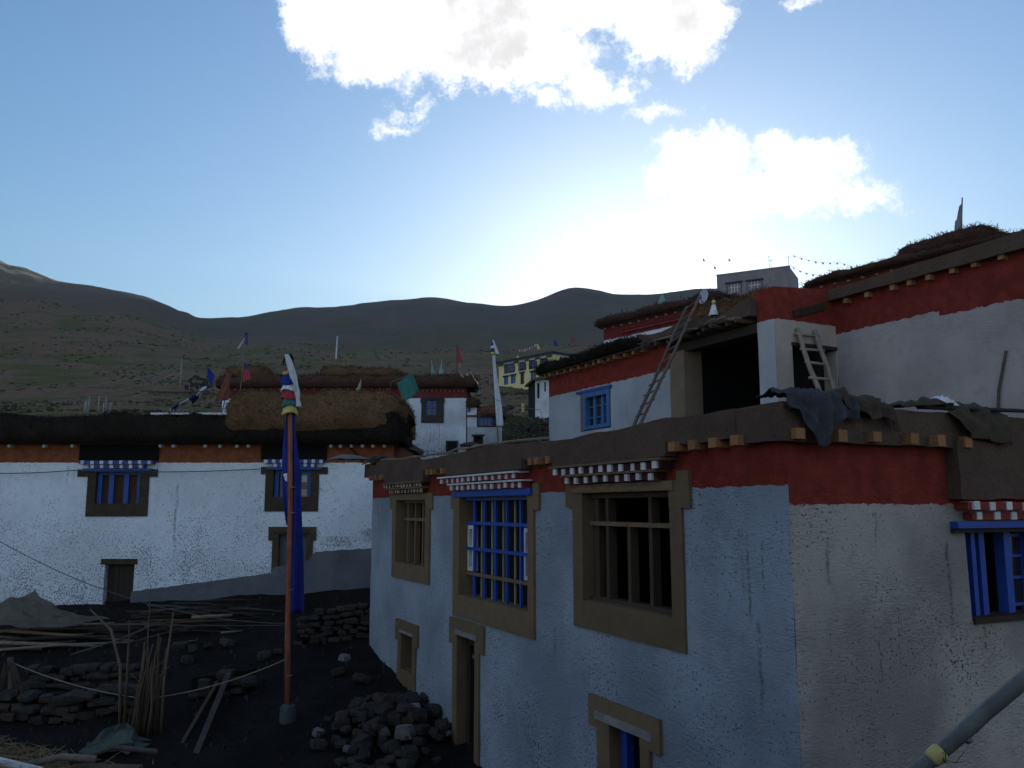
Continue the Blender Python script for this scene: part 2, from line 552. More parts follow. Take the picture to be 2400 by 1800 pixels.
def brush(parent, frame, s0, s1, zb, zt, o0, o1, n, mat, mat2=None, seed=1, name='brushwood', droop=.25, ln=(.18, .42), rad=.009, face=0.0, shape=None, endr=.45):
    """brushwood stacked along a roof edge: a lumpy core bristling with twigs"""
    r = random.Random(seed)
    m = MB()
    ns = max(4, int((s1 - s0) / .22))
    hh = zt - zb
    prof = [(o0, zb), (o0, zt - .06), (o0 + .25 * (o1 - o0), zt), (o1 - face * .75, zt - .03 * hh), (o1 - face * .5, zt - .16 * hh), (o1 - face * .18, zb + .55 * hh), (o1, zb + .28 * hh), (o1 - .02, zb + .1 * hh), (o1 - droop * .5, zb)] if face else [(o0, zb), (o0, zb + .75 * (zt - zb)), (o0 + .25 * (o1 - o0), zt), (o0 + .7 * (o1 - o0), zt - .02), (o1 - .05 * (o1 - o0), zb + .72 * (zt - zb)), (o1, zb + .4 * (zt - zb)), (o1 - droop * .25, zb + .12 * (zt - zb)), (o1 - droop * .7, zb)]
    # resample the profile
    pr = []
    for (a, b) in zip(prof[:-1], prof[1:]):
        d = math.hypot(b[0] - a[0], b[1] - a[1])
        k = max(1, int(d / .14))
        pr += [(a[0] + (b[0] - a[0]) * i / k, a[1] + (b[1] - a[1]) * i / k) for i in range(k)]
    pr.append(prof[-1])
    N = len(pr)

    def pt(i, k, jit=1.0):
        s = s0 + (s1 - s0) * i / ns
        o, z = pr[k]
        dd = min(i, ns - i) * (s1 - s0) / ns
        e = math.sqrt(max(0.0, 1 - (1 - min(1.0, dd / endr)) ** 2))       # rounded ends
        zc = (zb + zt) / 2
        up = max(0, (z - zb) / (zt - zb))
        w = noise.noise(Vector((s * .8, z * .9, o * .9 + seed))) * .13 + noise.noise(Vector((s * 3.0, z * 3.0, o * 3.0 + seed))) * .09
        hgt = shape(s) if shape else 1.0
        z2 = zb + (z - zb) * (.5 + .5 * e) * hgt + up * w * jit * 1.1
        return frame.p(s, z2, o - (1 - e) * .22 * max(0, o - o0) + (w * .8 if k > N * .35 else 0) * jit)
    for i in range(ns + 1):
        for k in range(N):
            m.v.append(tuple(pt(i, k)))
    for i in range(ns):
        for k in range(N - 1):
            a = i * N + k
            m.f.append((a, a + 1, a + N + 1, a + N))
    m.f.append(tuple(range(N)))
    m.f.append(tuple(ns * N + k for k in reversed(range(N))))
    core = m.build(name, mat, parent, smooth=True)
    tw = MB()
    for _ in range(n):
        i = r.uniform(0, ns)
        k = r.randrange(1, N - 2)
        fk = r.random()
        p = Vector(pt(i, k)).lerp(Vector(pt(i, k + 1)), fk)
        o, z = pr[k]
        ref = Vector(pt(i, min(N - 1, k + 1))) - Vector(pt(i, k - 1))
        out = frame.ov * 1.0
        nrm = ref.cross(frame.sv)
        if nrm.length < 1e-6:
            continue
        nrm.normalize()
        if nrm.dot(frame.ov * (o - (o0 + o1) / 2) + Vector((0, 0, z - (zb + zt) / 2))) < 0:
            nrm = -nrm
        d = (nrm * r.uniform(.05, .5) + frame.sv * r.uniform(-.8, .8) + out * r.uniform(-.3, .9) + Vector((0, 0, r.uniform(-.7, .45)))).normalized()
        L = r.uniform(*ln) * (1.9 if r.random() < .07 else 1.0)
        q = p - d * L * .55 - nrm * .01
        e = q + d * L
        sd = d.cross(Vector((r.uniform(-1, 1), r.uniform(-1, 1), r.uniform(-1, 1)))).normalized() * rad * r.uniform(.6, 1.5)
        b = len(tw.v)
        tw.v += [tuple(q - sd), tuple(q + sd), tuple(e + sd * .5), tuple(e - sd * .5)]
        tw.f.append((b, b + 1, b + 2, b + 3))
    t_ = tw.build('twigs', mat2 or mat, core)
    t_['kind'] = 'stuff'
    return core


def slab(frame, name, s0, s1, z0, z1, o0, o1, mat, parent, amp=.03, step=.25, top=None, seed=0.0):
    """a hand-made slab: a box of fine cells pushed about by noise"""
    m = MB()
    na, nb, nc = max(1, int(abs(s1 - s0) / step)), max(1, int(abs(o1 - o0) / step)), max(1, int(abs(z1 - z0) / (step * .5)))

    def P(a, b, c):
        s, o = s0 + (s1 - s0) * a, o0 + (o1 - o0) * b
        zt = z1 + (top(s) if top else 0)
        z = z0 + (zt - z0) * c
        v = frame.p(s, z, o)
        w = Vector((v.x * 1.4 + seed, v.y * 1.4, v.z * 1.9))
        d1 = noise.noise(w) + .5 * noise.noise(w * 2.7)
        d2 = noise.noise(w + Vector((5, 3, 1))) + .5 * noise.noise(w * 3.1)
        return v + frame.ov * d1 * amp + Vector((0, 0, d2 * amp))
    m.grid(lambda u, v: P(u, 1, v), na, nc)
    m.grid(lambda u, v: P(u, 1 - v, 1), na, nb)
    m.grid(lambda u, v: P(u, v, 0), na, nb)
    m.grid(lambda u, v: P(0, u, v), nb, nc)
    m.grid(lambda u, v: P(1, 1 - u, v), nb, nc)
    m.grid(lambda u, v: P(1 - u, 0, v), na, nc)
    return m.build(name, mat, parent, fix=True)


# ------------------------------------------------------------------ terrain
def lerp_tab(tab, x):
    if x <= tab[0][0]:
        return tab[0][1]
    for (a, b) in zip(tab[:-1], tab[1:]):
        if x <= b[0]:
            k = (x - a[0]) / (b[0] - a[0])
            return a[1] + (b[1] - a[1]) * k
    return tab[-1][1]


def cos_tab(tab, x):
    if x <= tab[0][0]:
        return tab[0][1]
    for i in range(len(tab) - 1):
        a, b = tab[i], tab[i + 1]
        if x <= b[0]:
            k = (x - a[0]) / (b[0] - a[0])
            p0 = tab[max(0, i - 1)][1]
            p3 = tab[min(len(tab) - 1, i + 2)][1]
            return a[1] + .5 * k * (b[1] - p0 + k * (2 * p0 - 5 * a[1] + 4 * b[1] - p3 + k * (3 * (a[1] - b[1]) + p3 - p0)))
    return tab[-1][1]


SKYLINE = [(-1.8, .42), (-1.2, .38), (-.8, .34), (-.619, .2962), (-.587, .2845), (-.55, .2713), (-.506, .2644), (-.462, .257), (-.42, .2434), (-.389, .2292), (-.369, .2224),
           (-.327, .2256), (-.286, .2318), (-.256, .236), (-.22, .236), (-.179, .2413), (-.138, .2465), (-.092, .2486), (-.051, .2423), (-.005, .2397),
           (.031, .2465), (.056, .256), (.077, .2613), (.103, .2581), (.128, .2528), (.169, .2528), (.205, .257), (.246, .2597), (.308, .2581), (.359, .2528), (.6, .26), (1.0, .28), (1.8, .3)]
NEARCREST = [(-1.8, .3), (-.8, .255), (-.615, .2449), (-.563, .2434), (-.512, .2371), (-.46, .2292), (-.408, .2136), (-.367, .2006), (-.326, .1954), (-.28, .1928), (-.203, .1876), (-.102, .1851), (.1, .19), (.4, .2), (1.8, .2)]
PROFILE = [(-60, -5.5), (6, -5.4), (7, -5.3), (23, -2.1), (30, -.4), (38, 2.1), (50, 4.25), (60, 6.0), (80, 8.7), (150, 18.3), (190, 26.5)]


def sst(x, a, b):
    k = max(0, min(1, (x - a) / (b - a)))
    return k * k * (3 - 2 * k)


def ground_h(x, y):
    t = x / max(y, 1.0)
    ysk = 620 + 260 * sst(t, -.45, -.3)
    if y <= 190:
        z = lerp_tab(PROFILE, y)
        z += .05 * (max(-16, min(6, x)) + 3) * (1 - sst(y, 24, 40))
        z += 9.5 * sst(x, 8, 22) * sst(y, 40, 80) * (1 - sst(y, 120, 190))
    else:
        t = max(-1.75, min(1.75, t))
        nc, sk = cos_tab(NEARCREST, t), cos_tab(SKYLINE, t)
        ys = 620 + 260 * sst(t, -.45, -.3)
        if y < 420:
            k = (y - 190) / 230
            e = .1395 + (nc - .1395) * (k ** .9)
        elif y < 500:
            e = nc - .012 * (y - 420) / 80
        elif y < ys:
            k = (y - 500) / (ys - 500)
            e = nc - .012 + (sk - nc + .012) * math.sin(k * math.pi / 2) ** .85
        else:
            e = sk - (y - ys) * .00035
        z = y * e
    if y > 36:
        a = sst(y, 36, 80)
        z += a * (noise.noise(Vector((x * .045, y * .045, 1.0))) * 1.1 + noise.noise(Vector((x * .16, y * .16, 2.0))) * .35)
        if y > 180:
            z += sst(y, 180, 260) * (1 - .85 * sst(y, 430, 560)) * (noise.noise(Vector((x * .017, y * .017, 3.0))) * 3.0)
        if y > 430:
            k = sst(y, 430, 560)
            ridge = 1 - abs(noise.noise(Vector((x * .011, y * .004, 6.0))))
            z += k * ((ridge - .75) * 16.0 + noise.noise(Vector((x * .03, y * .02, 4.0))) * 4.0) * (1 - .85 * sst(y, ysk - 170, ysk - 20))
    else:
        a = 1 - sst(y, 30, 36)
        z += a * (noise.noise(Vector((x * .9, y * .9, 8.0))) * .09 + noise.noise(Vector((x * 3.1, y * 3.1, 9.0))) * .035)
    return z


def build_terrain():
    def axis(lo, hi, a, b, fine, coarse):
        out, v = [], lo
        while v < hi - 1e-6:
            out.append(v)
            v += fine if a <= v < b else coarse
        return out + [hi]
    X = axis(-96, 96, -14, 3, .2, 2.0)
    Y = axis(-40, 60, 9, 26, .2, 1.5)
    m = MB()
    for y in Y:
        for x in X:
            m.v.append((x, y, ground_h(x, y)))
    nx = len(X)
    for j in range(len(Y) - 1):
        for i in range(nx - 1):
            k = j * nx + i
            m.f.append((k, k + 1, k + nx + 1, k + nx))
    g = m.build('ground', M_SOIL, None, True)
    tag(g, 'dark bare soil of the lane and yards between the houses', 'ground', kind='structure')
    # fan of hillside reaching over the ridges
    m = MB()
    ys, y = [59.0, 60.0], 60.0
    while y < 1400:
        y *= 1.021 if y < 1000 else 1.05
        ys.append(y)
    ts = [(-1.6 + 3.2 * i / 420) for i in range(421)]
    for y in ys:
        for t in ts:
            z = ground_h(t * y, y)
            m.v.append((t * y, y, z - (.3 if y < 59.5 else 0)))
    nx = len(ts)
    for j in range(len(ys) - 1):
        for i in range(nx - 1):
            k = j * nx + i
            m.f.append((k, k + 1, k + nx + 1, k + nx))
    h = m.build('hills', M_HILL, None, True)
    tag(h, 'bare brown and green hillsides rising to the ridge', 'hill', kind='structure')


build_terrain()

# ------------------------------------------------------------------ shared building pieces
def frame_ring(f, win, outer, opening, ear=None, out=.035, depth=.3, mat=None, bottom=True, name='frame'):
    """painted surround of an opening; ear: (s0, s1, z_bottom, z_top) of the wider head"""
    mat = mat or M_TAN
    s0, s1, z0, z1 = opening
    a0, a1, b0 = outer
    L = []
    zt = ear[3]
    zb = ear[2]
    L.append((a0, s0, b0, zb, -depth, out))
    L.append((s1, a1, b0, zb, -depth, out))
    if bottom:
        L.append((s0, s1, b0, z0, -depth, out - .002))
    L.append((ear[0], s0, zb, zt, -depth, out + .004))
    L.append((s1, ear[1], zb, zt, -depth, out + .004))
    L.append((s0, s1, z1, zt, -depth, out + .002))
    return f.boxes(name, L, mat, win, wob=.012)


def dentils(f, win, s0, s1, z0, z1, n, mat, o1=.2, w=.075, board=None, cap=None, o0=.0, duty=None):
    """a row of painted joist ends under a window hood"""
    if board:
        f.block('dentil_board', s0 + .03, s1 - .03, z0 + .004, z1 - .004, o0, o1 - .018, board, win)
    for k in range(n):
        c = s0 + (s1 - s0) * (k + .5) / n
        ww = w * rnd.uniform(.88, 1.1)
        dz = rnd.uniform(-.006, .006)
        f.block('dentil_block', c - ww / 2, c + ww / 2, z0 + dz, z1 + dz, o0 + .02, o1 + rnd.uniform(-.015, .015), mat, win)
    if cap:
        f.block('cap_strip', s0 - .02, s1 + .02, z1 + .008, z1 + .034, o0, o1 + .03, cap, win)


def hole(op, e=.03):
    return (op[0] - e, op[1] + e, op[2] - e, op[3] + e)


def rocks_meshes(mat, n=6, seed=3):
    out = []
    r = random.Random(seed)
    for i in range(n):
        bm = bmesh.new()
        bmesh.ops.create_cube(bm, size=.86)
        bmesh.ops.subdivide_edges(bm, edges=bm.edges[:], cuts=1, use_grid_fill=True)
        sx, sy, sz = r.uniform(.85, 1.25), r.uniform(.75, 1.1), r.uniform(.55, .85)
        for v in bm.verts:
            v.co = v.co.lerp(v.co.normalized() * .5, r.uniform(.25, .6))
            v.co += Vector((r.uniform(-1, 1), r.uniform(-1, 1), r.uniform(-1, 1))) * .07
            v.co.x *= sx
            v.co.y *= sy
            v.co.z *= sz
        me = bpy.data.meshes.new('stone_shape')
        bm.to_mesh(me)
        bm.free()
        me.materials.append(mat)
        out.append(me)
    return out


ROCKS = rocks_meshes(M_STONE) + rocks_meshes(M_STONER, 2, 8)
ROCKP = rocks_meshes(M_STONEP, 2, 5)


def put_rock(name, loc, size, parent=None, meshes=None, flat=1.0, r=rnd):
    o = link(bpy.data.objects.new(name, r.choice(meshes or ROCKS)), parent)
    o.location = loc
    o.scale = (size * r.uniform(.85, 1.2), size * r.uniform(.85, 1.2), size * flat * r.uniform(.85, 1.2))
    o.rotation_euler = (r.uniform(-.3, .3), r.uniform(-.3, .3), r.uniform(0, 6.28))
    return o


M_DARKGLASS = plain('dark_room_pane', (.008, .009, .009), .5, 3.0, .2, .05, .002, spec=.12)  # near-black pane; the unlit room behind is painted into its colour
# ------------------------------------------------------------------ house in the foreground (blue-grey front, red band)
P_A = plaster('blue_grey_plaster', (.33, .375, .43), .19, (.235, .037, .025), speck=1.15, speck_scale=34.0, wave=.75, dirt=.45, bstr=.6, streaks=[(.55, -1.1, -.37, .022), (.36, -.85, -.3, .012), (.44, -1.9, -1.0, .03), (12.2, -.3, .1, .05), (4.3, -2.0, -1.5, .02)], low=(.05, -1.0, -3.6))
P_B = plaster('warm_grey_plaster', (.41, .368, .33), .025, (.235, .038, .026), speck=1.15, speck_scale=34.0, wave=.75, dirt=.6, bstr=.6, streaks=[(-1.03, -.5, .0, .012), (-.42, -.75, -.3, .03), (-2.42, -1.42, -1.1, .02), (-1.0, -1.6, -1.15, .012), (-1.25, -1.5, -.9, .008), (-1.98, -1.3, -.3, .03)], axis=1)


def house_front():
    H = thing('plastered_house', 'blue-grey plastered two storey house with red upper band filling the right foreground', 'house', (2.4126, 7.5, 0), R(115.7))
    A = Fc((0, 0, 0), (1, 0, 0), (0, 1, 0))
    B = Fc((0, 0, 0), (0, -1, 0), (-1, 0, 0))
    w1, w2, w3 = (9.14, 10.84, -1.08, .13), (5.0, 7.5, -1.42, .15), (1.7, 3.5, -1.12, .165)
    dr, sw, lw = (6.84, 7.55, -3.82, -2.05), (9.76, 10.4, -3.04, -2.38), (2.33, 2.95, -3.5, -2.44)
    wb = (2.28, 3.75, -1.06, -.25)
    A.wall(0, 12.6, -5.4, .7, [hole(w) for w in (w1, w2, w3, dr, sw, lw)], P_A, H)
    B.wall(0, 9.0, -5.4, .7, [hole(wb)], P_B, H)
    # far end, back and inner partitions keep the rooms dark
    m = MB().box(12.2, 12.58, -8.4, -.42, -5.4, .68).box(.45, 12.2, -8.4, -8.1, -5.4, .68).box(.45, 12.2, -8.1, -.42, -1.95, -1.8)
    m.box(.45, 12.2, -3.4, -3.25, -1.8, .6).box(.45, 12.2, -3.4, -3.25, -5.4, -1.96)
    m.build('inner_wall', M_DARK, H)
    # roof: thick mud on joists with sticks showing under the edge
    top = lambda s: .03 * math.sin(s * 1.3) + (.06 if s > 11.5 else 0)
    slab(A, 'roof_edge', .5, 12.85, .64, .885, -.6, .13, M_MUD, H, .025, .22, top)
    slab(B, 'roof_edge', -.13, 9.0, .565, .90, -.55, .11, M_MUD, H, .022, .18)
    MB().box(.4, 12.3, -8.3, -.5, .68, .82).build('roof', M_MUD, H)
    # joist ends
    for s in (12.23, 11.86, 11.4, 8.72, 8.42, 7.95, 4.66, 4.42, 4.16, 1.42, 1.12, .8, .46):
        A.block('joist_end', s - .055, s + .055, .56, .655, -.05, .2 + rnd.uniform(-.03, .03), M_BEAM, H)
    for s in (.0, .47, .9, 1.36, 1.73, 2.16):
        B.block('joist_end', s - .052, s + .052, .575 + rnd.uniform(-.01, .01), .675, -.05, .2 + rnd.uniform(-.03, .02), M_BEAM, H)
    # mud hoods over the windows
    slab(A, 'window_hood', 8.92, 11.2, .455, .67, -.05, .17, M_MUD, H, .012, .2)
    slab(A, 'window_hood', 4.9, 7.75, .515, .67, -.05, .18, M_MUD, H, .012, .2)
    slab(A, 'window_hood', 1.55, 3.98, .515, .67, -.05, .18, M_MUD, H, .012, .2)
    slab(B, 'window_hood', 2.03, 4.2, .075, .64, -.05, .15, M_MUD, H, .02, .2)

    # --- window with bare brown bars (far end)
    W = link(bpy.data.objects.new('window', None), H)
    W['label'] = 'small barred window with tan surround near the far corner'
    frame_ring(A, W, (8.93, 11.07, -1.38), w1, (8.79, 11.25, -.04, .25))
    dentils(A, W, 9.0, 11.35, .375, .435, 13, M_CREAM, .16, .06, M_MAROON, M_TANW)
    dentils(A, W, 9.05, 11.12, .265, .335, 11, M_CREAM, .12, .055, M_MAROON, M_TANW)
    for s in (10.62, 10.18, 9.75, 9.36):
        A.block('window_bar', s - .035, s + .035, -1.08, .13, -.24, -.14, M_TANW, W)
    A.block('window_rail', 9.14, 10.84, -.27, -.21, -.23, -.13, M_TANW, W)
    A.block('window_head', 9.14, 10.84, .07, .128, -.25, -.12, M_TANW, W)
    # --- window with the blue lattice
    W = link(bpy.data.objects.new('window', None), H)
    W['label'] = 'large window with blue lattice, blue head board and white shutters'
    frame_ring(A, W, (4.82, 7.76, -1.77), w2, (4.66, 7.88, -.04, .16))
    A.boxes('frame_head', [(4.66, 4.84, .162, .32, -.2, .036)], M_TAN, W)
    A.boxes('frame_head', [(7.72, 7.88, .162, .3, -.2, .036)], M_TAN, W)
    dentils(A, W, 5.02, 8.02, .395, .465, 13, M_WHITE, .2, .085, M_REDB, M_WHITE)
    dentils(A, W, 4.92, 7.68, .27, .345, 12, M_WHITE, .15, .085, M_REDB, M_WHITE)
    A.block('head_board', 4.85, 7.71, .165, .262, -.1, .075, M_BLUE, W)
    A.block('window_head', 5.0, 7.5, .10, .148, -.2, -.06, M_BLUED, W)
    for s in (7.21, 6.8, 6.39, 5.98, 5.51):
        A.block('lattice_post', s - .03, s + .03, -1.42, .1, -.14, -.105, M_BLUE, W)
        A.block('casement_stile', s - .15, s - .12, -1.42, .1, -.2, -.18, M_CREAM, W)
    for z, mt in ((-.26, M_BLUE), (-.67, M_BLUE), (-1.07, M_TANW)):
        A.block('lattice_rail', 5.0, 7.5, z - .025, z + .025, -.135, -.095, mt, W)
    for (a, b) in ((7.245, 7.48), (5.16, 5.4)):
        A.boxes('shutter', [(a, a + .05, -1.03, -.3, -.2, -.11), (b - .05, b, -1.03, -.3, -.2, -.11), (a + .05, b - .05, -.36, -.3, -.2, -.11), (a + .05, b - .05, -1.03, -.97, -.2, -.11), (a + .05, b - .05, -.7, -.63, -.2, -.11)], M_WHITE, W)
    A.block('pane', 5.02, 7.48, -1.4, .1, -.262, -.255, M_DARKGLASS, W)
    # --- big empty window by the corner
    W = link(bpy.data.objects.new('window', None), H)
    W['label'] = 'wide unglazed window with bare brown bars nearest the corner'
    frame_ring(A, W, (1.5, 3.73, -1.45), w3, (1.36, 3.9, -.01, .27))
    A.boxes('frame_head', [(1.36, 1.56, .272, .37, -.2, .04)], M_TAN, W)
    dentils(A, W, 1.6, 4.0, .395, .475, 11, M_WHITE, .2, .075, M_MAROON, M_TANW)
    dentils(A, W, 1.75, 3.78, .285, .36, 9, M_WHITE, .15, .07, M_MAROON, M_TANW)
    A.block('lintel_board', 1.6, 3.72, .172, .268, -.1, .06, M_TANW, W)
    for s, zt in ((3.12, .16), (2.66, -.18), (2.23, .16)):
        A.block('window_bar', s - .032, s + .032, -1.12, zt, -.2, -.09, M_WOODB, W)
    A.block('window_rail', 1.7, 3.5, -.225, -.175, -.19, -.075, M_TANW, W)
    A.block('window_head', 1.7, 3.5, .105, .163, -.2, -.08, M_WOODB, W)
    A.block('window_sill', 1.7, 3.5, -1.118, -1.07, -.22, -.07, M_WOODB, W)
    A.boxes('side_casing', [(3.36, 3.498, -1.07, .105, -.24, -.12)], M_WOODB, W)
    # --- door
    D = link(bpy.data.objects.new('door', None), H)
    D['label'] = 'narrow dark ground floor doorway with tan surround'
    frame_ring(A, D, (6.67, 7.74, -4.3), dr, (6.5, 7.89, -2.22, -1.8), bottom=False)
    A.boxes('lintel', [(6.72, 7.62, -2.045, -1.97, -.1, .055)], M_CONC, D)
    A.boxes('door_frame', [(7.42, 7.548, -3.82, -2.06, -.26, -.14), (6.84, 7.42, -2.2, -2.06, -.26, -.14), (6.842, 6.9, -3.82, -2.2, -.26, -.14)], M_WOODD, D)
    A.block('door_bar', 6.9, 7.42, -2.42, -2.36, -.24, -.18, M_TANW, D)
    for k in range(4):
        a = 6.905 + k * .085
        A.block('plank', a, a + .08, -3.8, -2.45, -.32, -.285, M_WOODD, D)
    # --- small window low on the wall
    W = link(bpy.data.objects.new('window', None), H)
    W['label'] = 'narrow ground floor window left of the doorway'
    frame_ring(A, W, (9.58, 10.6, -3.33), sw, (9.47, 10.75, -2.54, -2.15))
    A.boxes('lintel', [(9.7, 10.5, -2.378, -2.33, -.08, .05)], M_CONC, W)
    A.block('window_post', 10.02, 10.07, -3.04, -2.38, -.2, -.13, M_TANW, W)
    A.block('pane', 9.78, 10.38, -3.03, -2.39, -.24, -.232, M_GLASS, W)
    # --- ground floor window under the big one
    W = link(bpy.data.objects.new('window', None), H)
    W['label'] = 'ground floor window with blue posts and grey lintel'
    frame_ring(A, W, (2.16, 3.22, -3.8), lw, (1.97, 3.4, -2.54, -2.19))
    A.boxes('lintel', [(2.1, 3.24, -2.438, -2.35, -.1, .055)], M_CONC, W)
    for s in (2.42, 2.86):
        A.block('window_post', s - .06, s + .06, -3.5, -2.44, -.2, -.1, M_BLUE, W)
    A.block('pane', 2.34, 2.94, -3.48, -2.46, -.25, -.242, M_GLASS, W)
    # --- window on the other face
    W = link(bpy.data.objects.new('window', None), H)
    W['label'] = 'blue framed window at the right edge under red and white joist ends'
    dentils(B, W, 2.08, 4.1, -.03, .05, 8, M_WHITE, .17, .085, M_REDB)
    dentils(B, W, 2.2, 4.22, -.125, -.05, 8, M_WHITE, .12, .085, M_REDB)
    B.block('head_board', 2.04, 4.1, -.205, -.14, -.1, .085, M_BLUE, W)
    B.block('lintel', 2.04, 4.1, -.248, -.208, -.1, .05, M_WOODD, W)
    for a, b in ((2.28, 2.33), (2.44, 2.5), (2.56, 2.64), (2.94, 3.02), (3.05, 3.1), (3.3, 3.36)):
        B.block('casement_stile', a, b, -1.06, -.25, -.2, -.09 if b - a > .055 else -.13, M_BLUE, W)
    for (a, b) in ((2.33, 2.44), (3.1, 3.3)):
        for z in (-.99, -.72, -.5, -.29):
            B.block('glazing_bar', a, b, z - .015, z + .015, -.19, -.15, M_BLUED, W)
        B.block('pane', a, b, -1.0, -.28, -.178, -.172, M_GLASS, W)
    B.block('window_sill', 2.26, 3.8, -1.12, -1.062, -.2, .03, M_WOODD, W)
    # sticks laid along the roof edge
    for k in range(9):
        s = 4.2 + k * .95 + rnd.uniform(-.2, .2)
        L = rnd.uniform(.9, 1.9)
        z = .905 + top(s) + rnd.uniform(0, .03)
        MB().tube([A.p(s, z, .08 + rnd.uniform(-.1, .06)), A.p(s + L / 2, z + .03, .07), A.p(s + L, .91 + top(s + L) + .01, .1 + rnd.uniform(-.1, .05))], [.018, .022, .014]).build('roof_stick', M_STICK, H)
    return H, A, B


H1, A1, B1 = house_front()

# ------------------------------------------------------------------ long whitewashed house on the left
P_L = plaster('whitewash', (.76, .80, .86), 1.175, (.27, .088, .04), speck=1.05, speck_scale=26.0, dirt=.16, speck_col=(.2, .21, .24), bstr=.8, band2=(.66, (.22, .12, .065)), streaks=[(-.95, -1.6, .65, .04), (-3.92, .55, 1.15, .02), (-3.75, .6, 1.1, .015), (4.3, -1.0, -.55, .35), (3.4, -1.1, -.75, .5)], low=(.1, .8, -2.4))


def small_dentil_window(F, H, label, op, outer, ear, dz, glazing, hood):
    W = link(bpy.data.objects.new('window', None), H)
    W['label'] = label
    frame_ring(F, W, outer, op, ear, .03, .25, M_WSUR)
    dentils(F, W, hood[0], hood[1], dz, dz + .09, 8, M_WHITE, .22, .09, M_BLUED)
    dentils(F, W, hood[0] + .24, hood[1] - .24, dz - .105, dz - .015, 6, M_WHITE, .17, .09, M_BLUED)
    F.block('head_board', hood[0] + .1, hood[1] - .1, dz - .17, dz - .112, -.05, .12, M_BLUED, W)
    glazing(W)
    return W


M_HOODSHADE = plain('shaded_hood_board', (.005, .0045, .004), .95, 4.0, .3, .3, .006)  # dark timber, blackened further for the shade under the deep overhang
M_WSUR = plain('old_mud_surround', (.06, .045, .03), .95, 3.0, .3, .5, .012)


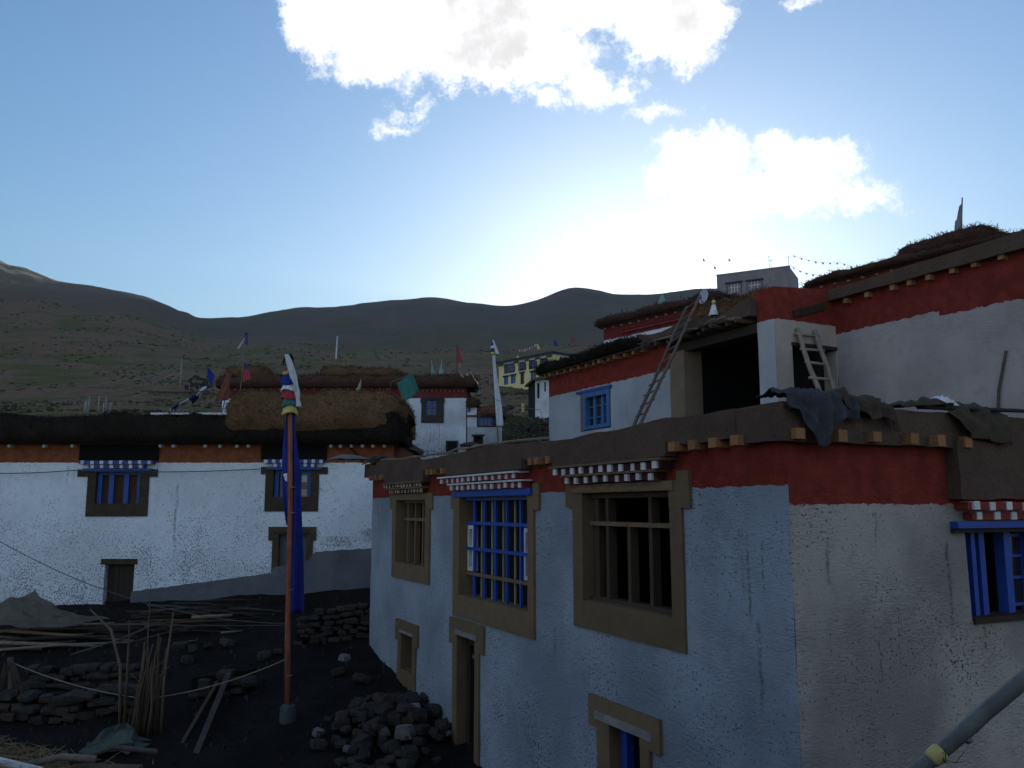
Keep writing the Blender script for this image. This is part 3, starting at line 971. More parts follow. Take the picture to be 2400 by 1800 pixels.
def house_left():
    H = thing('whitewashed_house', 'long white house with orange band and dark brushwood roof on the left', 'house', (-8.0, 23.0, 0), 0)
    F = Fc((8.0, 0, 0), (1, 0, 0), (0, -1, 0))      # s = world X
    w1, w2 = (-11.14, -9.96, .09, .93), (-6.39, -5.38, .26, .98)
    ht, ni = (-10.72, -10.0, -2.5, -1.52), (-6.18, -5.44, -1.6, -.71)
    F.wall(-18.5, -3.18, -4.2, 1.75, [hole(w) for w in (w1, w2, ht, ni)], P_L, H, amp=.03, ends=(0, 1))
    m = MB()
    m.box(-10.5, 4.8, 6.5, 6.9, -4.2, 1.7)
    m.box(-10.5, -10.2, .4, 6.5, -4.2, 1.7).box(4.45, 4.81, .42, 6.5, -4.2, 1.72).box(-10.2, 4.45, 2.4, 2.6, -4.2, 1.6).box(-10.2, 4.45, .42, 2.4, -.75, -.6)
    m.build('inner_wall', P_L, H)
    MB().box(-10.6, 4.9, -.2, 7, 1.76, 1.95).build('roof', M_MUD, H)
    # cement plinth climbing to the right
    tops = [(-10.0, -2.2), (-8.6, -2.02), (-6.9, -1.8), (-6.35, -1.72), (-6.28, -1.58), (-5.4, -1.4), (-5.2, -1.18), (-4.4, -1.12), (-3.16, -1.06)]
    m = MB()
    for (a, b) in zip(tops[:-1], tops[1:]):
        n = max(1, int((b[0] - a[0]) / .12))
        for k in range(n):
            s0, s1 = a[0] + (b[0] - a[0]) * k / n, a[0] + (b[0] - a[0]) * (k + 1) / n
            z0, z1 = a[1] + (b[1] - a[1]) * k / n, a[1] + (b[1] - a[1]) * (k + 1) / n
            j = lambda s: .03 * noise.noise(Vector((s * 6, 0, 1)))
            m.box8([F.p(s0, -4.2, .0), F.p(s1, -4.2, .0), F.p(s1, -4.2, .07), F.p(s0, -4.2, .07), F.p(s0, z0 + j(s0), 0), F.p(s1, z1 + j(s1), 0), F.p(s1, z1 + j(s1), .06), F.p(s0, z0 + j(s0), .06)])
    m.build('plinth', M_CEMENT, H, fix=True)
    # joist ends under the brushwood
    for s in (-13.45, -12.53, -11.75, -9.4, -9.05, -8.22, -7.82, -7.37, -7.05, -4.85, -4.6, -4.3, -4.0, -3.72, -3.42):
        F.block('joist_end', s - .035, s + .035, 1.575, 1.648, -.05, .16 + rnd.uniform(0, .06), M_WHITE, H)
    F.block('eave_board', -18.4, -3.1, 1.655, 1.70, -.05, .14, M_WOODD, H)

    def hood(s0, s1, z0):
        F.boxes('window_hood', [(s0, s1, z0, 1.654, -.05, .06)], M_HOODSHADE, H)
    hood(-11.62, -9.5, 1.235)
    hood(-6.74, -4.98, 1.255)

    def gl1(W):
        for a, b in ((-11.13, -11.02), (-10.83, -10.7), (-10.43, -10.3), (-10.07, -9.97)):
            F.block('casement_stile', a, b, .09, .93, -.18, -.08, M_BLUED, W)
        F.block('window_head', -11.02, -10.07, .85, .93, -.17, -.09, M_BLUED, W)
        for a, b in ((-11.02, -10.83), (-10.7, -10.43), (-10.3, -10.07)):
            F.block('curtain_pane', a, b, .09, .85, -.165, -.16, M_CURT, W)

    def gl2(W):
        for a, b in ((-6.38, -6.27), (-6.02, -5.93), (-5.8, -5.7), (-5.49, -5.39)):
            F.block('casement_stile', a, b, .26, .98, -.18, -.08, M_BLUED if a < -6.2 else M_BLUEM, W)
        F.block('window_head', -6.27, -5.49, .9, .98, -.17, -.09, M_BLUEM, W)
        F.block('pane', -6.27, -5.49, .26, .9, -.172, -.165, M_GLASS, W)
        F.block('paper_patch', -5.68, -5.53, .66, .84, -.158, -.152, M_WHITE, W)
        F.block('paper_patch', -5.68, -5.52, .28, .47, -.158, -.152, M_CREAM, W)
    small_dentil_window(F, H, 'blue three light window with brown curtains on the white wall', w1, (-11.36, -9.71, -.25), (-11.64, -9.5, .8, 1.0), 1.13, gl1, (-11.57, -9.54))
    small_dentil_window(F, H, 'blue window with paper patched panes behind the flag pole', w2, (-6.6, -5.17, -.12), (-6.73, -4.94, .87, 1.06), 1.16, gl2, (-6.66, -4.98))
    D = link(bpy.data.objects.new('hatch_door', None), H)
    for k in range(5):
        a = -10.72 + k * .144
        F.block('plank', a + .004, a + .14, -2.5 + rnd.uniform(0, .04), -1.53 - rnd.uniform(0, .03), -.2, -.15 + rnd.uniform(-.01, .01), M_WOODD, D)
    F.boxes('lintel', [(-10.85, -9.9, -1.5, -1.36, -.1, .035)], M_WSUR, D)
    N = link(bpy.data.objects.new('blocked_doorway', None), H)
    frame_ring(F, N, (-6.35, -5.28, -1.75), ni, (-6.46, -5.2, -.88, -.52), .04, .22, M_WSUR2, bottom=False)
    F.block('infill', -6.18, -5.44, -1.9, -.71, -.14, -.1, M_CEMENT, N)
    F.block('lintel', -6.3, -5.35, -.72, -.66, -.12, .05, M_WOODD, N)
    # brushwood: low dark stack on the left, tall brown stack on the right
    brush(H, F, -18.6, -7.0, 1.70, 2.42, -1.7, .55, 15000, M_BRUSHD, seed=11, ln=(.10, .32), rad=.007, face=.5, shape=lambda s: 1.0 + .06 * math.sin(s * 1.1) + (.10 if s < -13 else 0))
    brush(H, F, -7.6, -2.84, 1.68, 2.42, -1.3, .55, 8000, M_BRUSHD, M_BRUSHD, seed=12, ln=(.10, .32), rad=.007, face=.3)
    brush(H, F, -7.85, -2.9, 1.98, 3.14, -2.6, .57, 18000, M_BRUSH, seed=13, ln=(.08, .24), rad=.006, face=.75, endr=.8)
    m = MB().tube([F.p(-4.42, 1.64, .03), F.p(-4.2, 1.42, .05), F.p(-3.98, 1.18, .03)], .03)
    m.build('leaning_stick', M_WOODD, H)
    return H, F


M_CURT = plain('brown_curtain', (.075, .038, .02), .9, 5.0, .3, .2, .004)
M_BLUEM = plain('mid_blue_paint', (.02, .07, .22), .55, 4.0, .25, .15, .003, spec=.4)
M_WSUR2 = plain('ochre_surround', (.085, .062, .036), .95, 3.0, .3, .5, .012)
H2, F2 = house_left()

# ------------------------------------------------------------------ house above the terrace (ladder, dark verandah, long wall)
P_3 = plaster('pale_grey_plaster', (.42, .44, .475), 3.25, (.25, .041, .028), speck=.2, wave=.8, dirt=.25, wob=.06)
P_BX = plaster('pale_plaster_pillar', (.48, .49, .51), 3.8, (.25, .041, .028), speck=.2, wave=.8, dirt=.25)
P_BXB = plaster('sand_plaster_pillar', (.48, .415, .355), 3.8, (.235, .039, .027), speck=.25, wave=.8, dirt=.3)


def step_band(t, sep):
    return t.m('ADD', 3.53, t.m('MULTIPLY', t.m('GREATER_THAN', sep.outputs[0], -2.44), .1))


P_LW = plaster('mauve_grey_plaster', (.42, .365, .36), step_band, (.225, .037, .027), speck=.18, wave=1.0, dirt=.22, wob=.06)


def house_upper():
    H = thing('verandah_house', 'pale house above the terrace with dark verandah, red band and long right wall', 'house', (5.3381, 17.0, 0), R(117))
    A = Fc((0, 0, 0), (1, 0, 0), (0, 1, 0))
    B = Fc((0, 0, 0), (0, -1, 0), (-1, 0, 0))
    Lw = Fc((0, -1.73, 0), (1, 0, 0), (0, 1, 0))
    w = (6.05, 7.36, 2.1, 3.12)
    A.wall(3.45, 9.32, -3.5, 3.95, [hole(w)], P_3, H, ends=(1,))
    A.boxes('pillar', [(2.9, 3.448, .4, 3.62, -.5, .02)], M_TAN3, H, wob=.02)
    # pillar block with the roof hatch
    A.wall(0, .49, .4, 4.47, [], P_BX, H, amp=.02, thick=.3, ends=(1,))
    B.wall(0, 1.73, .4, 4.5, [(.46, 1.70, .4, 3.33)], P_BXB, H, amp=.02, thick=.35, top=lambda u: 4.47 + .07 * u)
    MB().box(.02, .47, -1.7, -.36, 4.3, 4.44).build('pillar_cap', M_MUD, H)
    B.boxes('hatch_lintel', [(.44, 1.72, 3.27, 3.345, -.3, .03)], M_WOODD, H)
    # slanting dark board let into the red block
    MB().box8([B.p(.5, 3.86, .02), B.p(1.42, 4.13, .02), B.p(1.42, 4.13, .07), B.p(.5, 3.86, .07), B.p(.5, 4.01, .02), B.p(1.42, 4.29, .02), B.p(1.42, 4.29, .07), B.p(.5, 4.01, .07)]).build('slanting_board', M_WOODD, H, fix=True)
    # long wall coming towards the camera on the right
    Lw.wall(-10, 0, -4.0, 4.36, [], P_LW, H)
    slab(Lw, 'roof_edge', -10, .0, 4.33, 4.55, -.4, .2, M_MUD, H, .02, .22, lambda s: -.018 * s)
    for s in (-.41, -.95, -1.56, -1.95, -2.36, -2.86, -3.29, -3.79, -4.3):
        Lw.block('joist_end', s - .05, s + .05, 4.2 - .014 * s, 4.3 - .014 * s, -.05, .14, M_BEAM2, H)
    # rooms behind
    m = MB().box(.5, 9.25, -5.2, -5.0, -3.5, 4.0).box(8.95, 9.3, -5.0, -.42, -3.5, 3.9).box(3.3, 3.44, -5.0, -.5, 1.2, 3.8).box(.49, 8.95, -5.0, -.42, 1.1, 1.25)
    m.box(.47, .6, -5.0, -.4, 1.2, 3.8)
    m.build('inner_wall', M_DARK, H)
    D = link(bpy.data.objects.new('door', None), H)
    MB().box(1.75, 2.75, -4.99, -4.9, 1.25, 3.1).build('leaf', M_WOODD, D)
    MB().box(2.75, 2.9, -4.99, -4.8, 1.25, 3.25).box(1.6, 1.75, -4.99, -4.8, 1.25, 3.25).box(1.75, 2.75, -4.99, -4.8, 3.1, 3.25).build('door_frame', M_WOODB, D)
    # timber over the verandah
    MB().box(.47, 3.6, -.32, -.02, 3.6, 3.80).build('verandah_beam', M_WOODD, H)
    for k in range(11):
        s = .7 + k * .36
        MB().tube([(s, -4.9, 3.86), (s + .02, -.2, 3.87), (s + rnd.uniform(-.05, .05), .28 + rnd.uniform(-.1, .2), 3.86)], [.06, .055, .05]).build('joist', M_WOODB, H)
    slab(A, 'roof_edge', .49, 4.5, 3.93, 4.2, -4.9, .22, M_MUD, H, .05, .2, lambda s: .08 * math.sin(s * 3))
    MB().box(4.4, 9.3, -5.0, -.3, 3.97, 4.1).build('roof', M_MUD, H)
    for k in range(16):
        s = .6 + rnd.random() * 3.6
        MB().tube([A.p(s, 3.93 + rnd.uniform(-.03, .08), .3 + rnd.uniform(-.05, .15)), A.p(s + rnd.uniform(.4, .9), 3.95 + rnd.uniform(-.04, .08), .26 + rnd.uniform(-.05, .15))], [.028, .016]).build('roof_stick', M_STICK if k % 2 else M_STICKD, H)
    brush(H, A, 1.0, 3.5, 4.12, 4.86, -2.6, -.6, 6000, M_BRUSH, seed=21, ln=(.1, .3), rad=.008)
    # eave with dark brushwood over joists
    for k in range(14):
        s = 9.2 - k * .375
        A.block('joist_end', s - .05, s + .05, 3.79, 3.885, -.05, .22 + rnd.uniform(-.05, .05), M_BEAM2, H)
    A.block('eave_board', 4.25, 9.5, 3.888, 3.915, -.1, .26, M_STICK, H)
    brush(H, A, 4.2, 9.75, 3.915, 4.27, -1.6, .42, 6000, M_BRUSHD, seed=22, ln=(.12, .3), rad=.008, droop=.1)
    # blue window
    W = link(bpy.data.objects.new('window', None), H)
    A.boxes('frame', [(6.05, 6.2, 2.1, 3.12, -.22, .03), (7.24, 7.36, 2.1, 3.12, -.22, .03), (6.2, 7.24, 2.98, 3.12, -.22, .032), (6.2, 7.24, 2.1, 2.2, -.22, .032)], M_BLUEL, W)
    A.boxes('jamb', [(7.362, 7.52, 2.06, 3.16, -.2, .015)], M_TAN3, W)
    A.boxes('lintel', [(5.95, 7.7, 3.122, 3.2, -.2, .05)], M_BLUED, W)
    for s in (6.52, 6.92):
        A.block('casement_stile', s - .05, s + .05, 2.2, 2.98, -.16, -.06, M_BLUEL, W)
    for (a, b) in ((6.2, 6.47), (6.57, 6.87), (6.97, 7.24)):
        for z in (2.42, 2.72):
            A.block('glazing_bar', a, b, z - .015, z + .015, -.15, -.08, M_BLUEL, W)
        A.block('pane', a, b, 2.2, 2.98, -.135, -.13, M_GLASS, W)
    return H, A, B, Lw


M_TAN3 = plain('sand_plaster', (.2, .15, .105), .92, 3.0, .15, .4, .012)
H3, A3, B3, L3 = house_upper()
#%%MORE

M_BLACKW = plain('matt_black', (.012, .010, .009), .95, 4.0, .3, .3, .006)
M_YELLOW = plain('cream_yellow_plaster', (.78, .67, .34), .9, 1.2, .12, .3, .01)
M_WINDARK = plain('dark_window_frame', (.018, .022, .04), .7, 4.0, .2, .2, .004)
P_4 = plaster('old_whitewash', (.66, .69, .76), 4.83, (.2, .045, .045), speck=.8, speck_scale=16.0, dirt=.5, speck_col=(.14, .13, .12), low=(.16, 3.4, 2.3), streaks=[(3.75, 2.5, 3.72, .03), (3.9, 2.6, 3.72, .03), (4.05, 2.9, 3.72, .02), (4.15, 2.7, 3.7, .03), (3.6, 3.0, 3.72, .02)])
P_AN = plaster('stained_whitewash', (.52, .55, .6), 99.0, (.1, .03, .03), speck=1.0, speck_scale=9.0, dirt=.8, speck_col=(.09, .085, .08))
M_WINSUR = plain('dark_mud_surround', (.045, .04, .042), .95, 3.0, .25, .4, .01)
M_GREEND = plain('dark_green_door', (.012, .022, .022), .8, 4.0, .3, .2, .004)
P_MR = plaster('whitewash_low', (.66, .69, .76), 7.06, (.19, .034, .036), speck=.3, speck_scale=14.0, dirt=.3)
M_GREYC = plain('weathered_concrete', (.25, .23, .24), .95, 1.2, .2, .4, .02)
M_MAUVE = plain('mauve_paint', (.16, .11, .13), .9, 3.0, .2, .2, .005)
M_PANEL = plain('reflecting_pane', (.16, .15, .17), .25, 2.0, .3, .05, .003, spec=.5)
P_RB = plaster('red_wash', (.2, .038, .03), 99.0, (.1, .02, .02), dirt=.3)
M_PALEB = plain('pale_blue_frieze', (.30, .33, .48), .8, 3.0, .2, .2, .005)
M_LILAC = plain('lilac_paint', (.22, .20, .38), .7, 3.0, .2, .2, .005)
P_HUT = plaster('hut_whitewash', (.6, .62, .65), 99.0, (.1, .02, .02), speck=.4, speck_scale=10.0, dirt=.5)
M_LADDER = wood('weathered_pole', (.13, .10, .085))
M_DISH = plain('grey_white_dish', (.42, .45, .48), .5, 3.0, .12, .1, .003)
M_WHITEC = cloth('white_cloth', (.68, .69, .72))
M_YCLOTH = cloth('yellow_cloth', (.6, .5, .18))
M_BLUEC = cloth('blue_cloth', (.02, .035, .24))
M_REDC = cloth('red_cloth', (.33, .045, .06))
M_GREENC = cloth('green_cloth', (.05, .18, .155), .3)
M_PALEG = cloth('faded_green_cloth', (.25, .38, .36))
M_ORANGEC = cloth('faded_orange_cloth', (.21, .075, .05))
M_PURPLEC = cloth('purple_cloth', (.07, .045, .14))
M_MAROONC = cloth('maroon_cloth', (.10, .018, .03))
M_BLANKET = cloth('slate_blanket', (.052, .053, .06), .35)
M_SACK = cloth('brown_sacking', (.07, .047, .035), .35)
M_TARP = cloth('olive_brown_tarp', (.07, .052, .036), .25)
# ------------------------------------------------------------------ background houses


def fringe_dots(F, H, s0, s1, z, n, mat=None, w=.05):
    for k in range(n):
        s = s0 + (s1 - s0) * (k + .5) / n
        F.block('joist_end', s - w / 2, s + w / 2, z - w / 2, z + w / 2, -.03, .1, mat or M_CREAM, H)


def house_back():
    H = thing('brush_roofed_house', 'white house with maroon band and brown brushwood roof behind the long white house', 'house', (-7.4, 38.0, 0), 0)
    F = Fc((7.4, 0, 0), (1, 0, 0), (0, -1, 0))
    w = (-3.88, -3.37, 4.06, 4.75)
    F.wall(-13.0, -2.05, 0.5, 5.3, [hole(w)], P_4, H, amp=.03, ends=(1,))
    MB().box(-5.6, 5.34, .42, 5.5, .5, 5.25).build('inner_wall', P_4, H)
    MB().box(-5.65, 5.4, -.15, 5.6, 5.3, 5.42).build('roof', M_MUD, H)
    fringe_dots(F, H, -12.6, -8.7, 5.22, 10)
    fringe_dots(F, H, -8.6, -5.4, 5.24, 9)
    fringe_dots(F, H, -4.9, -2.1, 5.16, 14)
    W = link(bpy.data.objects.new('window', None), H)
    frame_ring(F, W, (-4.06, -3.05, 3.71), w, (-4.1, -3.02, 4.6, 4.86), .04, .2, M_WINSUR)
    for a, b in ((-3.88, -3.82), (-3.67, -3.57), (-3.43, -3.37)):
        F.block('casement_stile', a, b, 4.06, 4.75, -.15, -.05, M_BLUED, W)
    F.block('window_rail', -3.82, -3.43, 4.38, 4.44, -.14, -.06, M_BLUED, W)
    F.block('pane', -3.84, -3.41, 4.08, 4.73, -.13, -.125, M_GLASS, W)
    N = link(bpy.data.objects.new('vent_hole', None), H)
    F.block('vent_dark_panel', -2.89, -2.46, 2.4, 2.86, -.02, .035, M_BLACKW, N)  # black panel painted for the dark of the hole; wall is uncut
    F.boxes('vent_frame', [(-2.95, -2.892, 2.36, 2.92, -.02, .06), (-2.458, -2.40, 2.36, 2.92, -.02, .06), (-2.892, -2.458, 2.862, 2.92, -.02, .06)], M_WSUR, N)
    brush(H, F, -13.3, -1.55, 5.3, 5.92, -1.6, .55, 5500, M_BRUSHM, seed=31, ln=(.15, .4), rad=.012, shape=lambda s: 1.0 + .06 * math.sin(s * 2.1))
    brush(H, F, -13.0, -11.2, 5.8, 6.42, -2.2, .1, 1400, M_BRUSH, seed=32, ln=(.15, .4), rad=.012)
    brush(H, F, -8.7, -5.0, 5.78, 6.28, -2.4, .25, 2500, M_BRUSH, seed=33, ln=(.15, .4), rad=.012)
    return H, F


H4, F4 = house_back()


def house_annex():
    H = thing('lean_to_house', 'small stained white lean-to with blue window right of the maroon banded house', 'house', (-1.25, 38.0, 0), 0)
    F = Fc((1.25, 0, 0), (1, 0, 0), (0, -1, 0))
    F.wall(-2.0, -.45, .5, 3.52, [(-1.72, -1.29, 1.4, 3.12)], P_AN, H, amp=.03)
    F.wall(-2.0, -1.57, 3.53, 4.42, [], P_4, H, amp=.02)
    MB().box(-.74, .8, .42, 3.5, .5, 3.5).build('inner_wall', M_DARK, H)
    F.boxes('upper_wall', [(-1.568, -.46, 3.525, 3.98, -.6, -.02)], M_WINSUR, H)
    W = link(bpy.data.objects.new('window', None), H)
    for s in (-1.45, -1.27, -1.09, -.92):
        F.block('casement_stile', s - .05, s + .05, 3.58, 3.9, -.02, .04, M_BLUEM, W)
    F.block('window_head', -1.52, -.84, 3.9, 3.95, -.02, .05, M_BLUED, W)
    F.block('pane', -1.5, -.86, 3.58, 3.9, -.015, -.008, M_GLASS, W)
    V = link(bpy.data.objects.new('window', None), H)
    F.block('casement', -1.98, -1.86, 4.2, 4.42, 0, .05, M_BLUED, V)
    D = link(bpy.data.objects.new('doorway', None), H)
    F.block('leaf', -1.72, -1.29, 1.4, 3.1, -.3, -.25, M_GREEND, D)
    F.block('lintel', -1.78, -1.22, 3.12, 3.2, -.1, .05, M_WOODD, D)
    MB().box(-.8, .85, -.1, 3.5, 3.99, 4.06).build('roof', M_MUD, H)
    brush(H, F, -2.1, -1.5, 4.4, 4.85, -1.5, .3, 400, M_BRUSHM, seed=41, ln=(.12, .3), rad=.012)
    brush(H, F, -1.6, -.3, 4.0, 4.5, -1.6, .32, 900, M_BRUSH, seed=42, ln=(.12, .3), rad=.012)


house_annex()


def house_maroon():
    H = thing('maroon_banded_house', 'house with maroon band and brushwood eave behind the leaning ladder', 'house', (3.9462, 36.0, 0), R(128))
    F = Fc((0, 0, 0), (1, 0, 0), (0, 1, 0))
    F.wall(-6.5, 0, 2.0, 7.6, [], P_MR, H, amp=.03)
    MB().box(-6.5, -.02, -4, -.42, 2.0, 7.5).build('inner_wall', P_MR, H)
    MB().box(-6.5, .2, -4.2, .1, 7.6, 7.68).build('roof', M_MUD, H)
    F.boxes('red_ledge', [(-6.3, -1.1, 7.2, 7.27, -.05, .12)], M_REDB, H)
    F.boxes('ledge_shadow_board', [(-6.3, -1.1, 7.275, 7.34, -.05, .05)], M_MAROON, H)
    fringe_dots(F, H, -6.3, .1, 7.55, 13, M_CREAM, .06)
    brush(H, F, -6.4, .32, 7.64, 8.0, -1.4, .42, 3500, M_BRUSHM, seed=51, ln=(.15, .35), rad=.012)


house_maroon()


def house_concrete():
    H = thing('concrete_house', 'grey concrete house with two windows on the skyline', 'house', (26.778, 80.0, 0), R(152))
    F = Fc((0, 0, 0), (1, 0, 0), (0, 1, 0))
    B = Fc((0, 0, 0), (0, -1, 0), (-1, 0, 0))
    wins = [(4.72, 5.95, 21.05, 22.0), (2.72, 3.95, 21.05, 22.0)]
    F.wall(0, 7.05, 13.0, 23.0, wins, M_GREYC, H, amp=.02)
    B.wall(0, 5.0, 13.0, 23.0, [], M_GREYC, H, amp=.02)
    MB().box(6.7, 7.04, -5, -.42, 13, 22.9).box(.42, 6.7, -5, -4.6, 13, 22.9).build('inner_wall', M_GREYC, H)
    MB().box(.42, 6.7, -4.6, -.42, 22.6, 22.8).build('roof', M_GREYC, H)
    F.boxes('cornice', [(-.05, 7.1, 23.002, 23.09, -.4, .05)], M_CONC, H)
    for (a, b, z0, z1) in wins:
        W = link(bpy.data.objects.new('window', None), H)
        F.boxes('surround', [(a - .16, a, z0 - .1, z1, -.05, .04), (b, b + .16, z0 - .1, z1, -.05, .04)], M_MAUVE, W)
        F.boxes('lintel', [(a - .25, b + .25, z1 + .002, z1 + .14, -.05, .12)], M_WINDARK, W)
        for k in range(5):
            s = a + (b - a) * k / 4
            F.block('casement_stile', s - .03, s + .03, z0, z1, -.15, -.05, M_WHITE, W)
        F.block('window_rail', a, b, z0 + .5, z0 + .56, -.14, -.06, M_WHITE, W)
        F.block('pane', a, b, z0, z1, -.13, -.125, M_PANEL, W)
    for (s, h, nm) in ((1.9, 1.4, 'antenna'), (1.72, 1.0, 'antenna'), (.05, 1.1, 'antenna')):
        MB().tube([F.p(s, 22.95, -.2), F.p(s, 23.0 + h, -.2)], .022).tube([F.p(s - .25, 23.0 + h * .9, -.2), F.p(s + .25, 23.0 + h * .9, -.2)], .015, 4).build(nm, M_STICKD, H)
    return H, F


H6, F6 = house_concrete()


def house_right_back():
    H = thing('far_roof_house', 'dark brushwood roofed house showing above the long right wall', 'house', (9.3405, 26.0, 0), R(127))
    F = Fc((0, 0, 0), (1, 0, 0), (0, 1, 0))
    F.wall(-14, 0, 0.5, 6.78, [], P_RB, H, amp=.03)
    MB().box(-14, -.02, -4, -.42, .5, 6.7).build('inner_wall', P_RB, H)
    MB().box(-14, .2, -4.2, .1, 6.78, 6.86).build('roof', M_MUD, H)
    fringe_dots(F, H, -7, -.2, 6.72, 15, M_CREAM, .05)
    brush(H, F, -14, .25, 6.8, 7.05, -1.4, .4, 4000, M_BRUSHM, seed=61, ln=(.12, .3), rad=.009)
    brush(H, F, -5.5, -2.7, 6.95, 7.45, -2.4, .2, 3000, M_BRUSHM, seed=62, ln=(.12, .32), rad=.009)
    MB().box(-9, -.5, .45, .75, 6.1, 6.3).build('eave_planks', M_CONC, H)


house_right_back()


def monastery():
    H = thing('cream_building', 'cream coloured two storey building with dark roof line on the hill', 'building', (8.7528, 177.0, 0), R(132))
    F = Fc((0, 0, 0), (1, 0, 0), (0, 1, 0))
    B = Fc((0, 0, 0), (0, -1, 0), (-1, 0, 0))
    ups = [(12.3, 15.4, 29.68, 31.6), (8.68, 10.65, 29.72, 31.45), (5.24, 7.3, 29.7, 31.5), (1.9, 3.8, 29.7, 31.45)]
    lows = [(14.38, 15.66, 26.95, 28.66), (11.92, 13.38, 26.95, 28.7), (9.15, 10.24, 26.5, 28.88), (5.55, 6.95, 27.0, 28.73), (2.2, 3.6, 27.0, 28.73)]
    F.wall(0, 17.55, 22, 31.75, ups + lows, M_YELLOW, H, thick=.5, step=2.0, amp=0.0)
    B.wall(0, 12, 22, 31.75, [(2, 4, 29.7, 31.5), (5, 7, 29.7, 31.5), (8, 10, 29.7, 31.5)], M_YELLOW, H, thick=.5, step=2.0, amp=0.0)
    MB().box(.6, 17, -11.5, -1.2, 22, 31.7).box(17, 17.5, -11.5, -.52, 22, 31.7).build('inner_wall', M_DARK, H)
    F.boxes('frieze', [(0, 17.7, 31.752, 31.98, -.6, .12)], M_PALEB, H)
    B.boxes('frieze', [(.3, 12, 31.752, 31.98, -.6, .12)], M_PALEB, H)
    MB().box(-.45, 18.1, -12.3, .45, 31.985, 32.4).build('roof', M_WINDARK, H)
    for (a, b) in ((15.75, 17.5), (10.8, 12.1), (7.45, 8.5), (4.0, 5.2), (.25, 1.7)):
        F.block('pilaster', a, b, 31.0, 31.74, .0, .25, M_YELLOW, H)
        F.block('pilaster_cap', a - .08, b + .08, 31.25, 31.98, .252, .4, M_WSUR2, H)
    for Fx, lst in ((F, ups), (B, [(2, 4, 29.7, 31.5), (5, 7, 29.7, 31.5), (8, 10, 29.7, 31.5)])):
        for (a, b, z0, z1) in lst:
            W = link(bpy.data.objects.new('window', None), H)
            Fx.boxes('surround', [(a - .22, a, z0 - .22, z1, -.2, .1), (b, b + .22, z0 - .22, z1, -.2, .1), (a, b, z0 - .22, z0, -.2, .1)], M_WINDARK, W)
            n = 5 if b - a > 2.5 else 4
            for k in range(n):
                s = a + (b - a) * k / (n - 1)
                Fx.block('casement_stile', s - .06, s + .06, z0, z1, -.3, -.1, M_BLUEM, W)
            for z in (z0 + .55, z0 + 1.15):
                Fx.block('window_rail', a, b, z - .04, z + .04, -.28, -.12, M_LILAC, W)
            Fx.block('pane', a, b, z0, z1, -.26, -.24, M_GLASS, W)
    for i, (a, b, z0, z1) in enumerate(lows):
        W = link(bpy.data.objects.new('door' if i == 2 else 'window', None), H)
        F.boxes('lintel', [(a - .3, b + .3, z1 + .002, z1 + .35, -.2, .2)], M_WINDARK, W)
        F.boxes('surround', [(a, a + .2, z0, z1, -.3, .05), (b - .2, b, z0, z1, -.3, .05)], M_BLUEM if i != 2 else M_WSUR2, W)
        F.block('pane' if i != 2 else 'leaf', a + .2, b - .2, z0, z1, -.25, -.2, (M_BLUEL, M_BLUEL, M_WSUR2, M_LILAC, M_LILAC)[i], W)
    # roof ornaments
    for s, mt in ((17.2, M_STONEP), (11.7, M_WHITE), (6.2, M_STONEP), (.4, M_STONEP)):
        m = MB().tube([F.p(s, 32.4, -.5), F.p(s, 32.75, -.5), F.p(s, 32.8, -.5), F.p(s, 33.3, -.5)], [.35, .3, .2, .04], 8)
        m.build('roof_finial', mt, H)
    return H, F


H7, F7 = monastery()


def white_hut():
    H = thing('white_hut', 'small white hut with slanting dark roof left of the verandah house', 'hut', (2.1, 60.0, 0), R(8))
    F = Fc((0, 0, 0), (1, 0, 0), (0, -1, 0))
    w = [(-.32, -.14, 7.6, 8.7), (.2, .32, 8.1, 8.8)]
    F.wall(-.47, .9, 5.5, 8.95, w, P_HUT, H, amp=.03, thick=.25)
    MB().box(-.47, .9, .27, 3, 5.5, 8.9).build('inner_wall', M_DARK, H)
    MB().box8([(-.75, -.4, 8.8), (1.2, -.4, 9.15), (1.2, 3, 9.15), (-.75, 3, 8.8), (-.75, -.4, 8.95), (1.2, -.4, 9.5), (1.2, 3, 9.5), (-.75, 3, 8.95)]).build('roof', M_MUD, H)
    for (a, b, z0, z1) in w:
        W = link(bpy.data.objects.new('window', None), H)
        F.block('shutter', a, b, z0, z1, -.2, -.12, M_GREEND, W)


white_hut()

# ------------------------------------------------------------------ things on and around the terrace
def ladder(name, label, feet, tops, rungs, r, mat, jit=.02):
    base = (Vector(feet[0]) + Vector(feet[1])) / 2
    H = thing(name, label, 'ladder', base)
    f = [Vector(p) - base for p in feet]
    t = [Vector(p) - base for p in tops]
    for k in range(2):
        pts = []
        for i in range(7):
            q = f[k].lerp(t[k], i / 6) + Vector((rnd.uniform(-jit, jit), rnd.uniform(-jit, jit), 0))
            pts.append(q)
        MB().tube(pts, [r * (1.15 - .03 * i) for i in range(7)], 7).build('rail', mat, H, True)
    for i in range(rungs):
        k = (i + .6) / rungs
        a, b = f[0].lerp(t[0], k), f[1].lerp(t[1], k)
        d = (b - a).normalized()
        MB().tube([a - d * rnd.uniform(.06, .13) + Vector((0, 0, rnd.uniform(-.02, .02))), b + d * rnd.uniform(.06, .13)], [r * .62, r * .55], 6).build('rung', mat, H, True)
    return H


def w3(s, o, z):       # verandah house frame to world
    return H3_M @ Vector((s, o, z))


H3_M = Matrix.Translation((5.3381, 17.0, 0)) @ Matrix.Rotation(R(117), 4, 'Z')
H1_M = Matrix.Translation((2.4126, 7.5, 0)) @ Matrix.Rotation(R(115.7), 4, 'Z')


def w1(s, o, z):
    return H1_M @ Vector((s, o, z))


